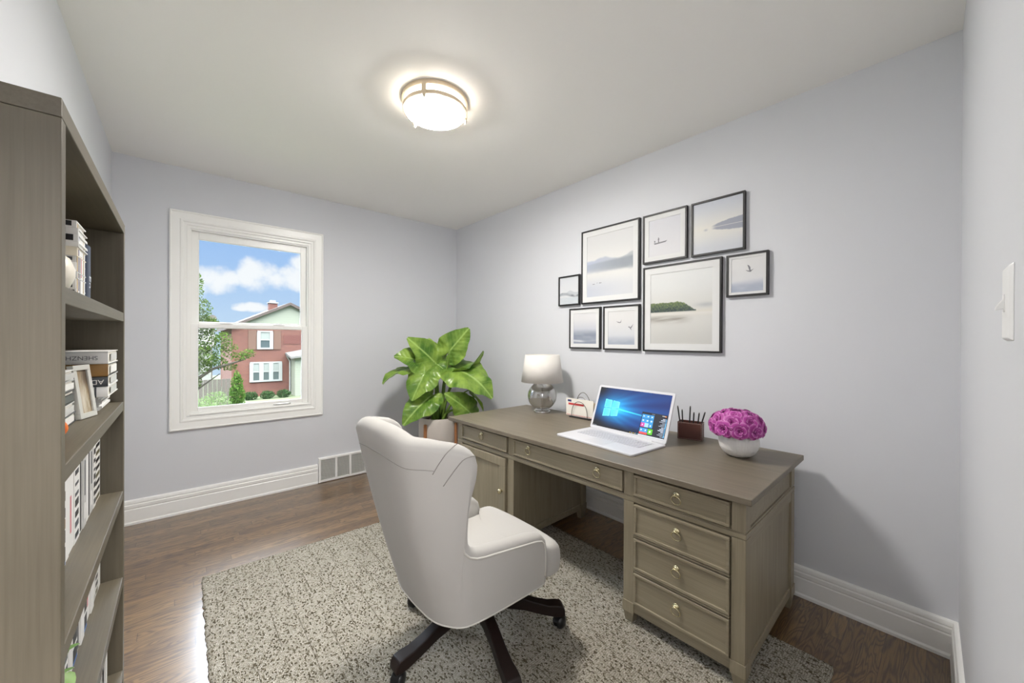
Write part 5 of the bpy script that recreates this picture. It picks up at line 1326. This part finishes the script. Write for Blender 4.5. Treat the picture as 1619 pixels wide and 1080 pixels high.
# (upright books: local x runs along the shelf after a quarter turn; spine looks into the room)
def upright(y0, t_, h_, d_, xf, zf, cover, spine, marks, label, group, text=None, rounded=False, tcol=(60, 60, 60)):
    # spine at x = xf facing +x, thickness from y0 to y0+t_
    return book((xf, y0, zf+.0004), PI/2, h_, t_, d_, cover, spine, False, marks, text, label, group, rounded, tcol)
thin = [(TAN, .0105, .148, []), (WHT, .011, .140, [(.1, .9, .3, .6, (70, 60, 110))]), (WHT, .011, .143, [(.05, .6, .35, .6, BLK)]), (WHT, .014, .144, [(.3, .6, .4, .7, PNK)]), (WHT, .012, .138, []), (CRM, .010, .135, [(.1, .8, .3, .7, TAN)]), (WHT, .012, .128, [])]
for i, (c, t_, h_, mk) in enumerate(thin):
    upright(y-.10, t_, h_, .14, -.158, SHELF[0], c, c, mk, 'thin upright book in the top bay, %s beyond the magazine pile' % ORD[i], 'thin upright books in the top bay'); y += t_+.0006
nb = upright(y-.098, .062, .124, .150, -.156, SHELF[0], NAV, NAV, [], 'thick navy blue book at the end of the top-bay row', None, ('En', .03, .35, False), True, (220, 224, 230))
va = thing('round_vase', 'cream round vase in front of magazines in the top bay', 'vase', (-.193, 1.096, SHELF[0]+.0003))
MB().lathe([(.0001, 0), (.02, 0), (.034, .014), (.041, .034), (.041, .048), (.034, .068), (.02, .080), (.014, .082), (.012, .078), (.0001, .07)], 40).build('vase_body', mat('cream_ceramic', srgb(232, 226, 212), .35), va, smooth=180)

# --- second bay: two piles of thick books, a leaning photo frame, a peach
z = SHELF[1]+.0004
lay = thing('paper_block', 'block of loose white papers under the far pile in the second bay', 'papers', (-.320, 1.56, z))
mb = MB()
for k in range(7): mb.box(.0+rb.uniform(0, .003), .150+rb.uniform(-.004, .004), .0+rb.uniform(-.003, .003), .165+rb.uniform(-.003, .003), k*.0062, k*.0062+.0058)
mb.build('paper_sheets', mat('paper_white', srgb(232, 232, 230), .8), lay)
z += .0440
far = [(WHT, .028, [(.86, .88, 0, 1, DGR)], ('1', .016, .80, True), 'white hardback with grey edge at the bottom of the far pile', (90, 90, 90)),
       (DGR, .027, [], ('ADOBE PH', .0175, .72, True), 'dark grey hardback with pale capitals in the far pile', (228, 226, 220)),
       (OCH, .033, [(0, .3, 0, 1, BLK)], ('THE', .018, .70, True), 'ochre and black hardback in the far pile, second from its top', (96, 66, 30)),
       (WHT, .034, [(0, 1, .9, .98, LGR)], ('SHENZHEN LIFESTYLE', .0150, .48, True), 'white hardback with thin upside-down lettering topping the far pile', (110, 110, 112))]
for c, t_, mk, tx, lb_, tc_ in far:
    cov = BLK if c == OCH else (WHT if c == DGR else c)
    o = book((-.324, 1.490, z), 0, .176, t_, .212, cov, c, True, mk, tx, 'lying ' + lb_.replace(' with thin upside-down lettering', ' with long thin lettering').replace('white hardback with grey edge at', 'white hardback at'), 'far pile of hardbacks in the second bay', True, tc_)
    # a printed block on the end that looks into the room
    box(.1755, .1768, .055, .175, t_*.2, t_*.8).build('cover_print', bcol((WHT if cov == BLK else LGR)), o)
    z += t_+.0004
z = SHELF[1]+.0004
for i, (c, t_, lb_) in enumerate(((DGR, .024, 'dark grey book at the bottom of the near pile'), (WHT, .024, 'white book second from the bottom of the near pile'), (BLK, .030, 'black book in the middle of the near pile'), (LGR, .023, 'light grey book second from the top of the near pile'), (WHT, .023, 'white book topping the near pile'))):
    o = book((-.322, 1.225+rb.uniform(-.003, .003), z), 0, .126+rb.uniform(-.002, .003), t_, .178, c, c, True, [(.1, .8, .3, .7, BLK if c in (WHT, LGR) else LGR)], None, 'lying ' + lb_ + ', second bay', 'near pile of books in the second bay')
    box(.1255, .1295, .03, .150, t_*.22, t_*.75).build('cover_print', bcol({DGR: WHT, WHT: LGR, BLK: (50, 50, 52), LGR: WHT}[c]), o)
    z += t_+.0004
pf_ = thing('photo_frame', 'small white photo frame leaning between the two book piles in second bay', 'photo frame', (-.190, 1.408, SHELF[1]+.001))
Mf = Matrix.Rotation(math.radians(-16.5), 4, 'Z') @ Matrix.Rotation(math.radians(-7), 4, 'Y')
fr = MB(); Wf, Hf, ff = .070, .134, .013
for a_, b2, c_, d_ in ((0, Wf, 0, ff), (0, Wf, Hf-ff, Hf), (0, ff, ff, Hf-ff), (Wf-ff, Wf, ff, Hf-ff)): fr.box(-.006, .006, a_, b2, c_, d_)
o = fr.build('frame', mat('silver_white', srgb(206, 206, 200), .35, .2), pf_, bevel=.001); o.matrix_local = Mf
def portrait(U, V):
    n = fbm(U, V, 77, 9, 6); c = mixc(C(196, 186, 164), C(120, 92, 56), np.clip(.5+.8*n, 0, 1)); c = mixc(c, C(66, 50, 36), smooth(.5, .8, V)*smooth(.3, .8, U)*.8)
    d = np.exp(-((U-.42)/.25)**2-((V-.35)/.35)**2); c = mixc(c, C(232, 226, 214), d*.8); return c
paint('photo_print', Wf-2*ff+.004, Hf-2*ff+.004, 24, 48, portrait, M_print, pf_, Mf @ axes((.002, Wf/2, Hf/2), (0, 1, 0), (0, 0, 1)))
pe = thing('peach', 'orange and yellow peach in front of the near book pile', 'fruit', (-.192, 1.172, SHELF[1]+.0003))
def peach(u, v):
    q = PI*v; r = .0205*math.sin(q)*(1-.07*math.exp(-((u-.5)/.05)**2)); return (r*math.cos(2*PI*u), r*math.sin(2*PI*u), .020-.0195*math.cos(q)-(.003*math.exp(-((q-PI)/.3)**2)))
MB().grid(peach, 36, 18, wrap=True).build('peach_flesh', mat('peach_skin', srgb(232, 146, 40), .5, var=(40, srgb(212, 72, 40), (1, 1, .6))), pe, smooth=180)
MB().tube([(0, 0, .035), (.001, .001, .043)], .0012, 6).build('fruit_stalk', M_bark, pe)

# --- third bay: a row of upright books, spines towards the room
def patt(kind, rd):
    if kind == 'w': return WHT, []
    if kind == 'p': return WHT, [(.05+.12*k, .05+.12*k+rd.uniform(.03, .08), .18, .82, rd.choice([BLK, DGR, BLK, BLK])) for k in range(7)]
    if kind == 'b': return WHT, [(.02, .98, .35, .75, BLK)]
    if kind == 'g': return LGR, [(.1, .3, .3, .7, WHT), (.4, .85, .4, .6, DGR)]
    if kind == 'o': return WHT, [(.05, .2, .1, .9, BLK), (.25, .38, .1, .9, BLK), (.4, .5, .1, .9, OCH), (.52, .62, .1, .9, BLK), (.7, .8, .1, .9, OLV), (.01, .045, .1, .9, BLU)]
    if kind == 'r': return WHT, [(.2, .6, .4, .6, PNK)]
    if kind == 's': return WHT, [(.03+.105*k, .03+.105*k+.05, .12, .86, BLK if k % 3 else OLV) for k in range(9)]
def row(y0, y1, zf, seq, xf, hmax, where, grp):
    rd = random.Random(len(where)); y = y0
    tot = sum(q[1] for q in seq); k_ = (y1-y0-.0006*len(seq))/tot
    for i, (kd, t_) in enumerate(seq):
        c, mk = patt(kd, rd); t_ *= k_; h_ = hmax*rd.uniform(.93, 1)
        nm = {'w': 'plain white', 'p': 'black-patterned', 'b': 'black-barred', 'g': 'light grey', 'o': 'black-and-ochre', 'r': 'pink-lettered', 's': 'thick striped'}[kd]
        upright(y, t_, h_, .125, xf+rd.uniform(-.002, .002), zf, c, c, mk, '%s upright book in the %s, %s from the near side' % (nm, where, ORD[i]), grp); y += t_+.0006
row(1.150, 1.738, SHELF[2], [('w', .03), ('o', .036), ('w', .026), ('r', .040), ('p', .040), ('b', .028), ('g', .026), ('w', .020), ('b', .024), ('g', .030), ('p', .026), ('s', .060)], -.188, .212, 'third bay', 'upright books in the third bay')
row(1.200, 1.738, SHELF[3], [('w', .026), ('p', .040), ('w', .024), ('o', .040), ('b', .026), ('w', .030), ('o', .034), ('r', .040), ('w', .030), ('g', .034), ('s', .030), ('w', .030)], -.188, .200, 'fourth bay', 'upright books in the fourth bay')
lp_ = thing('small_potted_plant', 'small leafy green plant in front of the fourth-bay books', 'plant', (-.196, 1.110, SHELF[3]+.0003))
MB().lathe([(.0001, 0), (.022, 0), (.028, .045), (.028, .05), (.025, .05), (.0001, .044)], 24).build('pot', M_vase, lp_, smooth=40)
M_ivy = mat('ivy_green', srgb(112, 150, 58), .45, var=(30, srgb(80, 122, 44), (1, 1, 1)))
rd = random.Random(9)
for i in range(12):
    a_ = rd.uniform(-.4, 2.2) if i < 9 else rd.uniform(0, 6.28); L_ = rd.uniform(.05, .10); z1 = rd.uniform(.085, .150)
    tip = Vector((math.cos(a_)*L_*.4, math.sin(a_)*L_, z1)); tip.x = max(min(tip.x, .04), -.08)
    MB().tube([(0, 0, .045), tuple(tip*.5+Vector((0, 0, .04))), tuple(tip)], .001, 5).build('plant_stem', M_stem, lp_)
    y_ = Vector((tip.x*.3+.004, tip.y, -.008)).normalized(); x_ = y_.cross(Vector((0, 0, 1))).normalized(); z_ = x_.cross(y_); vs = []
    for (u, v, w_) in ((0, 0, 0), (-.4, .25, .06), (-.5, .5, .02), (-.3, .8, -.04), (0, 1.05, -.12), (.3, .8, -.04), (.5, .5, .02), (.4, .25, .06), (0, .5, -.04)):
        vs.append(tuple(tip+(x_*u*.8+y_*v+z_*w_)*.030))
    MB().add(vs, [(k, (k+1) % 8, 8) for k in range(8)]).build('leaf', M_ivy, lp_, smooth=180)
# --- bottom bay
upright(1.640, .030, .205, .135, -.166, SHELF[4], WHT, WHT, [], 'white upright book alone in the lowest bay', None)
